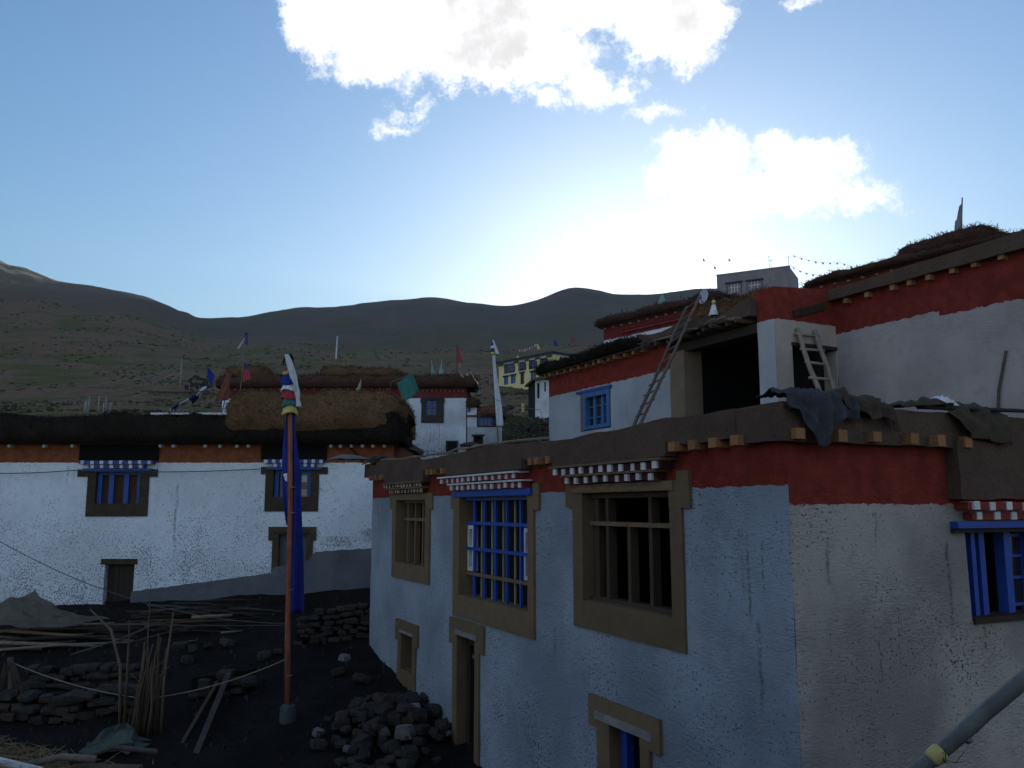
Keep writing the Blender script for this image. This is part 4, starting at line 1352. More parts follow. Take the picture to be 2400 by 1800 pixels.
ladder('pole_ladder', 'long rough pole ladder leaning against the eave of the verandah house', [w3(3.44, 1.62, .95), w3(3.16, 1.62, .95)], [w3(2.3, .36, 4.5), w3(1.9, .3, 4.68)], 15, .034, M_LADDER)
ladder('pole_ladder', 'short pale ladder leaning at the dark roof hatch', [w3(-.86, -.66, 1.1), w3(-.86, -1.14, 1.1)], [w3(-.04, -.56, 3.64), w3(-.04, -1.06, 3.64)], 8, .05, wood('pale_pole', (.30, .26, .21)))
o = MB().tube([w3(-3.38, -1.68, 1.0) - w3(-3.38, -1.68, 1.0), w3(-3.5, -1.69, 2.0) - w3(-3.38, -1.68, 1.0), w3(-3.68, -1.70, 2.67) - w3(-3.38, -1.68, 1.0)], [.026, .024, .022], 7).build('wooden_pole', M_STICKD, None, True)
o.location = w3(-3.38, -1.68, 1.0)
tag(o, 'single grey pole leaning against the long pale wall', 'pole')


def dish():
    p = w3(1.25, -1.6, 4.6)
    p = Vector((5.55, 24.0, 5.98))
    H = thing('satellite_dish', 'small pale satellite dish on the brushwood above the ladder', 'satellite dish', (p.x, p.y, 4.5))
    n = Vector((-.75, -.62, .25)).normalized()
    u = n.cross(Vector((0, 0, 1))).normalized()
    v = u.cross(n)
    m = MB()
    c = Vector((0, 0, p.z - 4.5))
    m.grid(lambda a, b: c + (u * math.cos(a * 6.2832) * .17 + v * math.sin(a * 6.2832) * .23) * b + n * .06 * b * b, 20, 5)
    m.build('reflector', M_DISH, H, True, solid=.008)
    MB().tube([c - n * .02, c - n * .12, (0.0, 0, 0)], [.02, .02, .025]).build('mast', M_STICKD, H)
    MB().tube([c - v * .2, c + n * .3], .01, 5).build('feed_arm', M_STICKD, H)


dish()

# a white cloth bundle tied over a post on the roof
def bundle_post():
    b = Vector((4.72, 19.5, 4.1))
    H = thing('wrapped_post', 'white cloth bundle with yellow top tied to a post on the roof edge', 'bundle', b)
    MB().tube([(0, 0, 0), (.01, 0, .75)], .02).build('post', M_STICKD, H)
    m = MB()
    m.grid(lambda a, v: Vector(((.035 + .085 * (1 - v) ** 1.3 + .012 * math.sin(a * 6.28 * 5)) * math.cos(a * 6.2832), (.035 + .085 * (1 - v) ** 1.3 + .012 * math.sin(a * 6.28 * 5)) * math.sin(a * 6.2832), .32 + .26 * v)), 24, 6)
    m.build('cloth', M_WHITEC, H, True, solid=.006)
    m = MB()
    m.grid(lambda a, v: Vector((math.sin(v * 3.1416) * .05 * math.cos(a * 6.2832), math.sin(v * 3.1416) * .05 * math.sin(a * 6.2832), .58 + .13 * v)), 12, 6)
    m.build('knot', M_YCLOTH, H, True)


bundle_post()


# cloths lying over the parapet of the foreground house
def drape(name, label, cat, s0, s1, fn_top, fn_hang, mat, u_n=44, v_n=26, back=.35, seed=1, lift=.015):
    """cloth over the roof edge of the right face: u along the edge, from the roof top over the lip and down"""
    m = MB()

    def P(u, v):
        uu = s0 + (s1 - s0) * u
        top = fn_top(u)
        hang = fn_hang(u)
        total = back + hang
        d = v * total
        n1 = noise.noise(Vector((u * 6, v * 4, seed))) * .05 + noise.noise(Vector((u * 16, v * 7, seed + 3))) * .025 + (.5 - abs(noise.noise(Vector((u * 11 + v * 4, v * 5, seed + 9))))) * .035
        fold = .025 * math.sin(u * 30 + 3 * v + seed)
        if d < back:
            out, z = .1 - (back - d), top + .02 * math.sin(d * 9) + abs(n1) * 1.2
        else:
            out, z = .15 + .03 * min(1, (d - back) * 6), top - (d - back) + n1 * .3
        return B1.p(uu, z + lift + .02, out + n1 * .7 + (fold if d > back else 0) + .02)
    m.grid(P, u_n, v_n)
    loc = Vector(B1.p((s0 + s1) / 2, .9, .1))
    m.v = [tuple(Vector(p) - loc) for p in m.v]
    o = m.build(name, mat, None, True, solid=.007)
    o.matrix_world = H1_M @ Matrix.Translation(loc)
    return tag(o, label, cat)


drape('blanket', 'slate grey blanket hanging over the roof corner', 'blanket', -.13, .68, lambda u: .93 + .03 * math.sin(u * 3), lambda u: .1 + .34 * math.exp(-((u - .42) / .22) ** 2) + .12 * u, M_BLANKET, seed=2)
drape('blanket', 'crumpled brown sacking beside the slate blanket', 'sacking', .5, 1.18, lambda u: .95 - .05 * u + .03 * math.sin(u * 12), lambda u: .1 + .1 * u + .04 * math.sin(u * 14), M_SACK, seed=5)
drape('blanket', 'olive brown tarpaulin draped over the right roof edge', 'tarpaulin', 1.35, 2.75, lambda u: .9 + .05 * math.sin(u * 3.4), lambda u: .02 + .3 * sst(u, .35, .6), M_TARP, 60, seed=8)
drape('blanket', 'small white rag lying on the olive tarpaulin', 'rag', 1.82, 2.02, lambda u: .955 + .03 * math.sin(u * 3.1), lambda u: .03, M_WHITEC, 8, 6, .16, seed=12)
o = MB().tube([(0, 0, 0), Vector(B1.p(2.8, .96, .2)) - Vector(B1.p(1.55, .94, .12)), Vector(B1.p(4.4, .99, .24)) - Vector(B1.p(1.55, .94, .12))], .022).build('pipe', plain('black_hose', (.02, .02, .022), .6), None, True)
o.matrix_world = H1_M @ Matrix.Translation(B1.p(1.55, .94, .12))
tag(o, 'thin dark pipe lying along the right roof edge', 'pipe')


def flat_stone(loc, size, label, mesh=None):
    o = put_rock('stone', loc, size, None, mesh, .6)
    return tag(o, label, 'stone', 'stones resting on roofs')


flat_stone(w1(7.3, -.2, .98), .5, 'dark flat stone on the roof edge below the ladder')
flat_stone(w1(12.0, .05, 1.0), .42, 'dark stone at the far end of the foreground roof')
o = MB()
o.grid(lambda u, v: Vector((-.9 * u + .05 * math.sin(v * 9), .45 * v - .2, .05 + .1 * math.sin(u * 3.1) * math.sin(v * 3.1) + .03 * noise.noise(Vector((u * 5, v * 5, 2))))), 14, 8)
o = o.build('plastic_sheet', cloth('grey_plastic', (.16, .16, .165)), None, True, solid=.01)
o.location = w1(12.5, .1, .98)
tag(o, 'grey plastic sheet folded over the far end of the foreground roof', 'plastic sheet')
#%%FLAGS

M_CREAMC = cloth('cream_cloth', (.42, .37, .25))
M_GREYC2 = cloth('grey_cloth', (.22, .23, .27))


def stripe_mat():
    m, t = mk('blue_white_cloth')
    co = t.n('ShaderNodeTexCoord').outputs['Object']
    s = t.n('ShaderNodeSeparateXYZ', {0: co})
    f = t.m('GREATER_THAN', t.m('SINE', t.m('MULTIPLY', s.outputs[0], 14.0)), .25)
    finish(t, t.mix(f, (.5, .5, .56), (.02, .02, .09)), .9)
    return m


M_STRIPE = stripe_mat()

M_REDPOLE = plain('worn_red_pole', (.27, .06, .042), .75, 3.0, .35, .3, .005, (5, 5, .8), col2=(.38, .13, .075))
M_CONC2 = plain('dark_concrete', (.075, .075, .08), .95, 4.0, .3, .5, .015)
# ------------------------------------------------------------------ flags and poles
def quad_cloth(p00, p10, p11, p01, amp, mat, name, parent, nu=10, nv=14, freq=2.0, seed=0.0, ragged=.0):
    p00, p10, p11, p01 = map(Vector, (p00, p10, p11, p01))
    nrm = (p10 - p00 + p11 - p01).cross(p01 - p00 + p11 - p10)
    nrm = nrm.normalized() if nrm.length > 1e-9 else Vector((0, -1, 0))

    def P(u, v):
        q = (p00 * (1 - u) + p10 * u) * (1 - v) + (p01 * (1 - u) + p11 * u) * v
        e = amp * (math.sin((u * freq + v * .6) * 6.28 + seed) * (.3 + .7 * v) + .6 * noise.noise(Vector((u * 3, v * 4, seed))))
        q = q + nrm * e
        if ragged and v > .85:
            q.z += ragged * noise.noise(Vector((u * 9, seed, 1)))
        return q
    return MB().grid(P, nu, nv).build(name, mat, parent, True, solid=.006)


def flag(name, label, base, top, cloths, r=.02, group='prayer flags on the roofs', mat=None, bend=None, cat='flag'):
    b = Vector(base)
    H = thing(name, label, cat, b, 0, group)
    pts = [Vector((0, 0, 0)), Vector(bend) - b if bend else (Vector(top) - b) * .5, Vector(top) - b]
    MB().tube(pts, [r, r * .9, r * .7], 6).build('pole', mat or M_STICKD, H, True)
    for i, (quad, mt, amp) in enumerate(cloths):
        quad_cloth(*[Vector(q) - b for q in quad], amp, mt, 'cloth', H, seed=i * 1.7 + b.x)
    return H


def main_pole():
    bx, by = -3.87, 15.4
    gz = ground_h(bx, by)
    H = thing('prayer_flag_pole', 'tall red prayer flag pole with coloured frills and long blue cloth in the lane', 'flag pole', (bx, by, gz))
    L = lambda x, z: Vector((x - bx, 0, z - gz))
    MB().tube([L(-3.87, -3.75), L(-3.92, -2.3), L(-3.96, 0), L(-4.03, 1.72), L(-4.1, 2.68)], [.052, .05, .046, .042, .03], 10).build('pole', M_REDPOLE, H, True)
    m = MB().tube([L(-3.87, -4.3), L(-3.87, -3.42), L(-3.87, -3.38)], [.16, .135, .10], 12)
    m.build('base', M_CONC2, H, True)
    for z in (-2.9, -1.45, -.1, .35):
        MB().tube([L(-3.935 - z * .02, z - .012), L(-3.935 - z * .02, z + .012)], [.056, .056], 10).build('binding', M_STICK, H)

    def tier(z1, z0, r1, r0, mat, n=9, x=None):
        xc = -4.03 - .07 * ((z0 + z1) / 2 - 1.72)
        ph = rnd.uniform(0, 6)

        def P(u, v):
            a = u * 2 * math.pi
            rr = r1 + (r0 - r1) * v + .016 * v * math.sin(a * n + ph) + .01 * v * noise.noise(Vector((a, z1, 2)))
            z = z1 + (z0 - z1) * v + .02 * v * math.sin(a * 2 + ph)
            return L(xc + rr * math.cos(a), z) + Vector((0, rr * math.sin(a), 0))
        MB().grid(P, 54, 7).build('frill', mat, H, True, solid=.005)
    tier(2.56, 2.495, .05, .075, M_PALEG)
    tier(2.51, 2.455, .06, .085, M_REDC)
    tier(2.47, 2.40, .07, .095, M_YCLOTH)
    tier(2.42, 2.2, .075, .14, M_BLUEC, 11)
    tier(2.24, 2.085, .09, .14, M_WHITEC, 11)
    tier(2.15, 1.935, .09, .145, M_REDC, 11)
    tier(1.99, 1.80, .095, .14, M_GREENC, 11)
    tier(1.86, 1.665, .09, .135, M_YCLOTH, 11)
    m = MB()
    for k in range(60):
        a, t = rnd.uniform(0, 6.28), rnd.uniform(.05, .13)
        m.tube([L(-4.1, 2.6 + rnd.uniform(0, .1)), L(-4.1 + math.cos(a) * t * .6, 2.66 + rnd.uniform(-.02, .12)) + Vector((0, math.sin(a) * t * .6, 0)), L(-4.1 + math.cos(a) * t, 2.6 + rnd.uniform(-.12, .08)) + Vector((0, math.sin(a) * t, 0))], [.012, .01, .003], 4, False)
    m.build('tuft', M_BLACKW, H)
    # white scarf tied at the top and blown to the right
    sc_pts = [(-4.09, 2.74, .05), (-4.05, 2.62, .09), (-4.0, 2.48, .10), (-3.94, 2.32, .10), (-3.89, 2.18, .05), (-3.87, 2.05, .07), (-3.86, 1.9, .05), (-3.83, 1.78, .08)]

    def S(u, v):
        f = v * (len(sc_pts) - 1)
        i = min(int(f), len(sc_pts) - 2)
        k = f - i
        a, b = sc_pts[i], sc_pts[i + 1]
        x, z, w = [a[j] + (b[j] - a[j]) * k for j in range(3)]
        return L(x + (u - .5) * w * 1.3, z) + Vector((0, -.16 + .03 * math.sin(u * 7 + v * 9), 0))
    MB().grid(S, 8, 28).build('scarf', M_WHITEC, H, True, solid=.006)

    # long blue banner laced to the pole
    def Bn(u, v):
        z = 1.7 - 3.55 * v
        xp = -3.95 - .035 * (z + .5) + .03
        w = .04 + .10 * sst(v, .05, .35) + .08 * sst(v, .3, .95)
        return L(xp + u * w, z) + Vector((0, .02 + .05 * math.sin(u * 7 + v * 4) * (.3 + v) + .05 * u, 0))
    MB().grid(Bn, 14, 44).build('banner', M_BLUEC, H, True, solid=.006)

    def Bl(u, v):
        z = 1.68 - 2.0 * v
        xp = -4.02 - .035 * (z - .5) + .02
        w = .05 + .10 * math.sin(v * 3.1)
        return L(xp - u * w, z) + Vector((0, .05 + .03 * math.sin(u * 5 + v * 6), 0))
    MB().grid(Bl, 8, 26).build('banner', M_BLUEC, H, True, solid=.006)
    quad_cloth(L(-4.1, .58) + Vector((0, -.03, 0)), L(-4.03, .6) + Vector((0, -.03, 0)), L(-4.02, .44) + Vector((0, -.03, 0)), L(-4.06, .46) + Vector((0, -.03, 0)), .01, M_WHITEC, 'tassel', H, 4, 5)


main_pole()


def tall_banner():
    b = Vector((-.55, 36.0, ground_h(-.55, 36.0)))
    H = thing('prayer_flag_pole', 'tall pole with long white vertical banner beside the lean-to', 'flag pole', b)
    L = lambda x, z, y=0.0: Vector((x, 36.0 + y, z)) - b
    MB().tube([L(-.52, b.z), L(-.62, 3.3), L(-.8, 6.5), L(-.84, 7.05)], [.045, .042, .035, .02], 7).build('pole', M_STICK, H, True)

    def P(u, v):
        z = 6.42 - 3.05 * v
        x = -.83 + .2 * v - .02
        return L(x + u * (.13 + .16 * sst(v, .1, .9)), z, -.05 + .05 * math.sin(u * 8 + v * 5))
    MB().grid(P, 10, 36).build('banner', M_WHITEC, H, True, solid=.008)
    for (z1, z0, r1, r0, mt) in ((6.98, 6.84, .04, .09, M_BLUEC), (6.85, 6.72, .06, .10, M_WHITEC), (6.73, 6.6, .06, .10, M_PURPLEC), (6.56, 6.47, .06, .09, M_YCLOTH)):
        MB().grid(lambda u, v: L(-.83 + (r1 + (r0 - r1) * v) * math.cos(u * 6.2832), z1 + (z0 - z1) * v, (r1 + (r0 - r1) * v) * math.sin(u * 6.2832)), 18, 4).build('frill', mt, H, True, solid=.006)
    quad_cloth(L(-.84, 7.07, -.1), L(-.78, 7.07, -.1), L(-.54, 6.45, -.12), L(-.7, 6.46, -.1), .02, M_WHITEC, 'scarf', H)


tall_banner()
g4 = 'prayer flags on the roofs'
flag('prayer_flag', 'red prayer flag with ragged white hem on the maroon banded house', (-2.5, 38.3, 5.7), (-2.53, 38.3, 7.42), [(((-2.52, 38.3, 7.3), (-2.44, 38.3, 7.2), (-2.26, 38.3, 6.5), (-2.53, 38.3, 6.5)), M_REDC, .02)])
flag('prayer_flag', 'left one of two faded green pennants on the brushwood roof', (-3.72, 38.4, 5.75), (-3.72, 38.4, 6.72), [(((-3.72, 38.4, 6.68), (-3.69, 38.4, 6.66), (-3.5, 38.4, 6.0), (-3.75, 38.4, 5.96)), M_PALEG, .02)])
flag('prayer_flag', 'right one of two faded green pennants on the brushwood roof', (-3.15, 38.4, 5.75), (-3.18, 38.4, 6.74), [(((-3.2, 38.4, 6.7), (-3.17, 38.4, 6.7), (-3.13, 38.4, 6.0), (-3.34, 38.4, 5.97)), M_PALEG, .02)])
flag('prayer_flag', 'square green flag hanging from a bent pale stick above the brown brushwood', (-4.25, 28.0, 2.6), (-3.3, 28.0, 4.38), [(((-3.45, 28, 4.34), (-3.31, 28, 4.36), (-3.04, 28, 3.75), (-3.1, 28, 3.7)), M_GREENC, .02), (((-3.82, 28, 4.05), (-3.44, 28, 4.34), (-3.1, 28, 3.72), (-3.58, 28, 3.42)), M_GREENC, .03)], bend=(-4.0, 28.0, 4.1), mat=M_STICK)
flag('prayer_flag', 'blue pennant in front of the rocks left of the brushwood roofs', (-12.3, 34.0, 2.0), (-12.32, 34.0, 5.66), [(((-12.31, 34, 5.62), (-12.2, 34, 5.5), (-11.98, 34, 5.25), (-12.26, 34, 5.3)), M_BLUEC, .02), (((-12.28, 34, 5.3), (-11.98, 34, 5.26), (-12.05, 34, 4.85), (-12.15, 34, 4.88)), M_BLUEC, .02)])
flag('prayer_flag', 'faded orange flag on a slanting stick at the left end of the tall brushwood', (-10.45, 30.0, 2.3), (-9.92, 30.0, 5.02), [(((-10.12, 30, 4.75), (-10.04, 30, 4.7), (-10.02, 30, 3.75), (-10.52, 30, 3.7)), M_ORANGEC, .03)])
flag('prayer_flag', 'purple and red flag on a white stick with a blue and white rag on top', (-9.75, 30.0, 2.6), (-9.5, 30.0, 6.1), [(((-9.55, 30, 5.12), (-9.38, 30, 4.98), (-9.34, 30, 4.85), (-9.52, 30, 4.85)), M_PURPLEC, .02), (((-9.52, 30, 4.86), (-9.35, 30, 4.86), (-9.28, 30, 4.5), (-9.6, 30, 4.38)), M_REDC, .02), (((-9.56, 30, 6.18), (-9.47, 30, 6.18), (-9.45, 30, 5.72), (-9.56, 30, 5.75)), M_BLUEC, .02), (((-9.6, 30, 5.95), (-9.56, 30, 5.98), (-9.74, 30, 5.6), (-9.82, 30, 5.6)), M_WHITEC, .02)], mat=M_STICK)
flag('prayer_flag', 'small pale pennant behind the middle of the brown brushwood', (-4.7, 26.0, 2.7), (-4.63, 26.0, 3.96), [(((-4.64, 26, 3.92), (-4.62, 26, 3.9), (-4.7, 26, 3.45), (-4.83, 26, 3.45)), M_CREAMC, .01)])
flag('prayer_flag', 'thin white flag standing alone against the hillside', (-8.3, 40.0, 5.4), (-8.33, 40.0, 8.15), [(((-8.36, 40, 8.08), (-8.3, 40, 8.08), (-8.33, 40, 6.95), (-8.42, 40, 6.95)), M_WHITEC, .02)], r=.012)
flag('prayer_flag', 'pale green triangular cloth on the roof behind the ladder', (6.45, 36.0, 7.7), (6.5, 36.0, 9.15), [(((6.47, 35.95, 9.1), (6.52, 35.95, 9.1), (6.8, 35.9, 8.3), (6.05, 35.9, 8.2)), M_PALEG, .03)])
flag('prayer_flag', 'yellow flag on the slope right of the white banner', (.72, 50.0, 4.2), (.69, 50.0, 6.5), [(((.55, 50, 6.05), (.75, 50, 6.05), (.74, 50, 5.55), (.56, 50, 5.5)), M_YCLOTH, .02)], group=None)
p7 = Matrix.Translation((8.7528, 177.0, 0)) @ Matrix.Rotation(R(132), 4, 'Z')
for s, col, lb in ((5.9, M_YCLOTH, 'pale yellow flag on the roof of the cream building'), (.5, M_BLUEC, 'blue flag at the corner of the cream building'), (-4.5, M_REDC, 'tiny red flag right of the cream building corner')):
    b = p7 @ Vector((s, -.6, 32.2))
    flag('prayer_flag', lb, b, b + Vector((0, 0, 2.9 if s > 0 else 3.4)), [((b + Vector((0, 0, 2.8)), b + Vector((.4, 0, 2.7)), b + Vector((.9, 0, 1.6)), b + Vector((.2, 0, 1.5))), col, .08)], r=.03, group='flags on the cream building')
# pole with a slender pennant against the sky, right
b = Vector((14.6, 27.0, 7.6))
flag('prayer_flag', 'tattered grey pennant pole standing against the sky on the right', b, (14.86, 27.0, 10.1), [((b + Vector((.12, -.02, 2.2)), b + Vector((.22, -.02, 2.3)), b + Vector((.14, -.02, .9)), b + Vector((-.16, -.02, 1.0))), M_GREYC2, .03), ((b + Vector((-.05, -.03, 1.7)), b + Vector((.12, -.02, 1.8)), b + Vector((.1, -.02, .8)), b + Vector((-.2, -.02, .85))), M_GREYC2, .03)], r=.03, group=None)
for k, (x, z, lb) in enumerate(((24.4 - 5.0, 25.0, 'leftmost tiny flag above the concrete house'), (20.5, 24.2, 'second tiny flag above the concrete house'), (22.0, 25.0, 'third tiny flag above the concrete house'))):
    flag('prayer_flag', lb, (x, 84.0, 22.0), (x, 84.0, z), [(((x, 84, z), (x + .06, 84, z), (x + .25, 84, z - .35), (x, 84, z - .3)), M_GREYC2, .03)], r=.012, group='tiny flags above the concrete house')


# strings of small flags
def flag_string(label, pts, n, cols, size, r=.006, group='strings of prayer flags', sag=.0):
    pts = [Vector(p) for p in pts]
    b = pts[0].copy()
    H = thing('flag_string', label, 'flag string', b, 0, group)
    line = []
    for a, c in zip(pts[:-1], pts[1:]):
        for i in range(10):
            q = a.lerp(c, i / 10)
            q.z -= sag * 4 * (i / 10) * (1 - i / 10)
            line.append(q - b)
    line.append(pts[-1] - b)
    MB().tube(line, r, 4, False).build('cord', M_STICK, H)
    for k in range(n):
        f = (k + .5) / n * (len(line) - 1)
        i = int(f)
        p = line[i].lerp(line[i + 1], f - i)
        d = (line[i + 1] - line[i]).normalized() * size * .5
        h = size * rnd.uniform(.7, 1.2)
        quad_cloth(p - d, p + d, p + d + Vector((.1 * size, 0, -h)), p - d + Vector((.1 * size, 0, -h)), size * .08, cols[k % len(cols)], 'flag', H, 3, 3)
    return H


flag_string('ragged string of faded flags trailing off the red flag', [(-2.35, 38.0, 6.5), (-2.32, 37.5, 5.9), (-2.13, 37, 5.7), (-1.77, 36.5, 5.83), (-1.6, 36, 5.45), (-1.4, 36, 5.2), (-1.43, 36, 4.75)], 11, [M_WHITEC, M_CREAMC, M_WHITEC, M_YCLOTH], .11)
flag_string('string of white flags above the roof of the cream building', [p7 @ Vector((11.7, -.6, 34.4)), p7 @ Vector((5.9, -.6, 35.0))], 7, [M_WHITEC, M_CREAMC], .35, sag=.4)
flag_string('upper string of flags running right from the concrete house', [(27.0, 80, 24.2), (31.0, 78, 22.8), (34.5, 76, 21.6)], 14, [M_GREYC2], .16, .012, sag=.3)
flag_string('lower string of flags running right from the concrete house', [(26.9, 80, 23.1), (29.6, 79, 21.9), (32.0, 78, 21.4)], 10, [M_GREYC2], .18, .012, sag=.3)
# cloth blown over the left end of the brown brushwood
m = MB()
m.grid(lambda u, v: Vector((-.95 + 1.0 * u + .06 * math.sin(v * 8), -.1 + .25 * v, -.55 + .62 * u + .1 * math.sin(u * 9) * v + .05 * noise.noise(Vector((u * 6, v * 6, 3))))), 18, 8)
o = m.build('prayer_cloth', M_STRIPE, None, True, solid=.008)
o.location = (-8.2, 22.7, 3.1)
tag(o, 'white and blue cloth strip lying on the left end of the brown brushwood', 'cloth')
o = MB().tube([(-.9, 0, .04), (0, 0, 0), (.9, .02, .03)], [.02, .022, .016]).build('stick', M_STICKD, None, True)
o.location = (-9.0, 22.6, 3.03)
tag(o, 'horizontal grey stick poking left from the brown brushwood', 'stick')
o = MB().box(-1.1, 1.1, -.12, .12, -.025, .025).build('board', M_WHITE, None)
o.location = (-8.6, 22.9, 2.48)
tag(o, 'pale board lying on the dark brushwood left of the brown stack', 'board')
#%%GROUND

M_BUND = plain('tawny_stick', (.13, .095, .058), .85, 5.0, .3, .3, .005)
M_WIRE = plain('grey_wire', (.10, .10, .105), .6, 5.0, .2, .1, .002)
M_ROPE = plain('pale_cord', (.22, .19, .15), .9, 9.0, .2, .2, .002)
M_POLE = plain('grey_green_bark', (.13, .14, .125), .6, 6.0, .25, .3, .003, (2, 2, 2), spec=.4)
M_STRAW = plain('straw_yellow', (.22, .15, .07), .85, 9.0, .35, .1, .002)
M_PALEP = plain('pale_post', (.24, .225, .205), .85, 5.0, .2, .2, .004)
M_STONEP2 = plain('scree_stone', (.11, .097, .082), .95, 5.0, .3, .4, .02)
M_SCRUB = plain('dry_scrub', (.05, .05, .022), .95, .2, .4, .2, .02)
# ------------------------------------------------------------------ the lane and yards
def gz(x, y):
    return ground_h(x, y)


def stone_wall(label, a, b, h, rows, seed, depth=.35, size=.22, cat='stone wall'):
    r = random.Random(seed)
    a, b = Vector(a), Vector(b)
    base = Vector((a.x, a.y, gz(a.x, a.y)))
    H = thing('stone_wall', label, cat, base, 0)
    L = (b - a).length
    n = max(3, int(L / size))
    for j in range(rows):
        for i in range(n):
            k = (i + .5 + (.5 if j % 2 else 0) + r.uniform(-.2, .2)) / n
            if k > 1.02:
                continue
            if j == rows - 1 and r.random() < .3:
                continue
            q = a.lerp(b, k)
            z = gz(q.x, q.y) + h * (j + .45) / rows
            for d in ((0,) if j < rows - 1 else (0, 1)):
                o = put_rock('stone', Vector((q.x + r.uniform(-.03, .03), q.y + (depth * .5 if d else 0) + r.uniform(-.04, .04), z + r.uniform(-.02, .02))) - base, size * r.uniform(1.0, 1.45), H, None, h / rows / size * 1.15, r)
                o.rotation_euler = (r.uniform(-.15, .15), r.uniform(-.12, .12), r.choice((0, 3.14)) + r.uniform(-.25, .25))
    m = MB()
    m.box8([(0, .12, -.3), (b.x - a.x, b.y - a.y + .12, -.3), (b.x - a.x, b.y - a.y + depth, -.3), (0, depth, -.3),
            (0, .12, h * .82), (b.x - a.x, b.y - a.y + .12, h * .82 + gz(b.x, b.y) - base.z), (b.x - a.x, b.y - a.y + depth, h * .82 + gz(b.x, b.y) - base.z), (0, depth, h * .82)])
    m.build('earth_core', M_SOIL, H, fix=True)
    return H


stone_wall('rough dry stone wall joining the corner of the blue-grey house', (-4.72, 19.2, 0), (-3.0, 19.35, 0), .72, 6, 4)
stone_wall('upper low row of stones in the dark yard', (-9.6, 17.45, 0), (-7.3, 17.35, 0), .42, 3, 5, size=.24)
stone_wall('lower row of stones behind the stick bundle', (-9.4, 16.0, 0), (-6.6, 15.9, 0), .5, 3, 6, size=.26)
stone_wall('short stone wall right of the stick bundle', (-6.0, 16.5, 0), (-4.9, 16.6, 0), .5, 3, 9, size=.24)


def rubble(label, cx, cy, rx, ry, n, h, seed):
    r = random.Random(seed)
    base = Vector((cx, cy, gz(cx, cy)))
    H = thing('rubble_heap', label, 'rubble', base)
    for k in range(n):
        a, d = r.uniform(0, 6.28), math.sqrt(r.random())
        x, y = cx + rx * d * math.cos(a), cy + ry * d * math.sin(a)
        sz = r.uniform(.12, .34) * (1.1 - .3 * d)
        z = gz(x, y) + h * max(0, 1 - d) * r.uniform(.5, 1) + sz * .2
        put_rock('stone', Vector((x, y, z)) - base, sz, H, ROCKP if r.random() < .06 else None, .85, r)
    return H


rubble('heap of broken stones beside the doorway of the blue-grey house', -2.0, 14.85, 1.25, 1.5, 150, .38, 14)
for k, (x, y, s, lb) in enumerate(((-7.18, 19.1, .3, 'leftmost loose stone of the cluster below the branch pile'), (-6.86, 18.95, .28, 'loose stone second from left below the branch pile'), (-6.6, 19.15, .24, 'loose stone third from left below the branch pile'), (-6.8, 18.5, .34, 'loose stone in front of the cluster below the branch pile'),
                                   (-6.2, 19.3, .34, 'single loose stone right of the cluster below the branch pile'), (-3.42, 18.1, .3, 'pale round stone in front of the rough stone wall'), (-3.4, 17.3, .32, 'flat stone midway between flag pole and house wall'), (-2.85, 16.85, .4, 'stone nearest the small ground floor window'), (-5.15, 18.4, .36, 'stone left of the flag pole near the wall'), (-4.9, 18.6, .24, 'small stone just left of the flag pole'))):
    o = put_rock('stone', (x, y, gz(x, y) + s * .2), s, None, ROCKP if k in (5,) else None, .8)
    tag(o, lb, 'stone', 'loose stones in the lane')

# small gravel on the lane
m = MB()
r = random.Random(5)
for k in range(1500):
    x, y = r.uniform(-13, 0.5), r.uniform(12.5, 22.6)
    s = r.uniform(.015, .06)
    z = gz(x, y)
    p = Vector((x, y, z + s * .4))
    q = [p + Vector((r.uniform(-s, s), r.uniform(-s, s), r.uniform(-s * .5, s))) for _ in range(3)] + [p + Vector((0, 0, s)), p + Vector((r.uniform(-s, s), r.uniform(-s, s), -s))]
    m.add(q, [(0, 1, 3), (1, 2, 3), (2, 0, 3), (0, 2, 4), (1, 0, 4), (2, 1, 4)])
o = m.build('gravel', M_STONE)
tag(o, 'loose gravel and chips strewn over the dark lane', 'gravel', kind='stuff')


def stick_pile(name, label, cat, c, size, n, rad, mat, ang, seed, h=.5, spread=.3, lng=(1.2, 2.4), part='branch', mats=None):
    r = random.Random(seed)
    base = Vector((c[0], c[1], gz(c[0], c[1])))
    H = thing(name, label, cat, base)
    for k in range(n):
        u, v = r.uniform(-1, 1), r.uniform(-1, 1)
        lay = (1 - abs(v)) * h * r.random()
        L = r.uniform(*lng)
        a = ang + r.gauss(0, spread)
        x, y = c[0] + u * size[0] * .5, c[1] + v * size[1]
        z = gz(x, y) + lay + rad
        d = Vector((math.cos(a), math.sin(a), r.gauss(0, .06)))
        p0, p1 = Vector((x, y, z)) - d * L / 2, Vector((x, y, z)) + d * L / 2
        for p in (p0, p1):
            p.z = max(p.z, gz(p.x, p.y) + rad)
        mid = (p0 + p1) / 2 + Vector((r.uniform(-.05, .05), r.uniform(-.05, .05), r.uniform(0, .05)))
        rr = rad * r.uniform(.5, 1.3)
        MB().tube([p0 - base, mid - base, p1 - base], [rr, rr * .9, rr * .6], 6).build(part, (mats or [mat])[k % len(mats or [mat])], H, True)
    return H


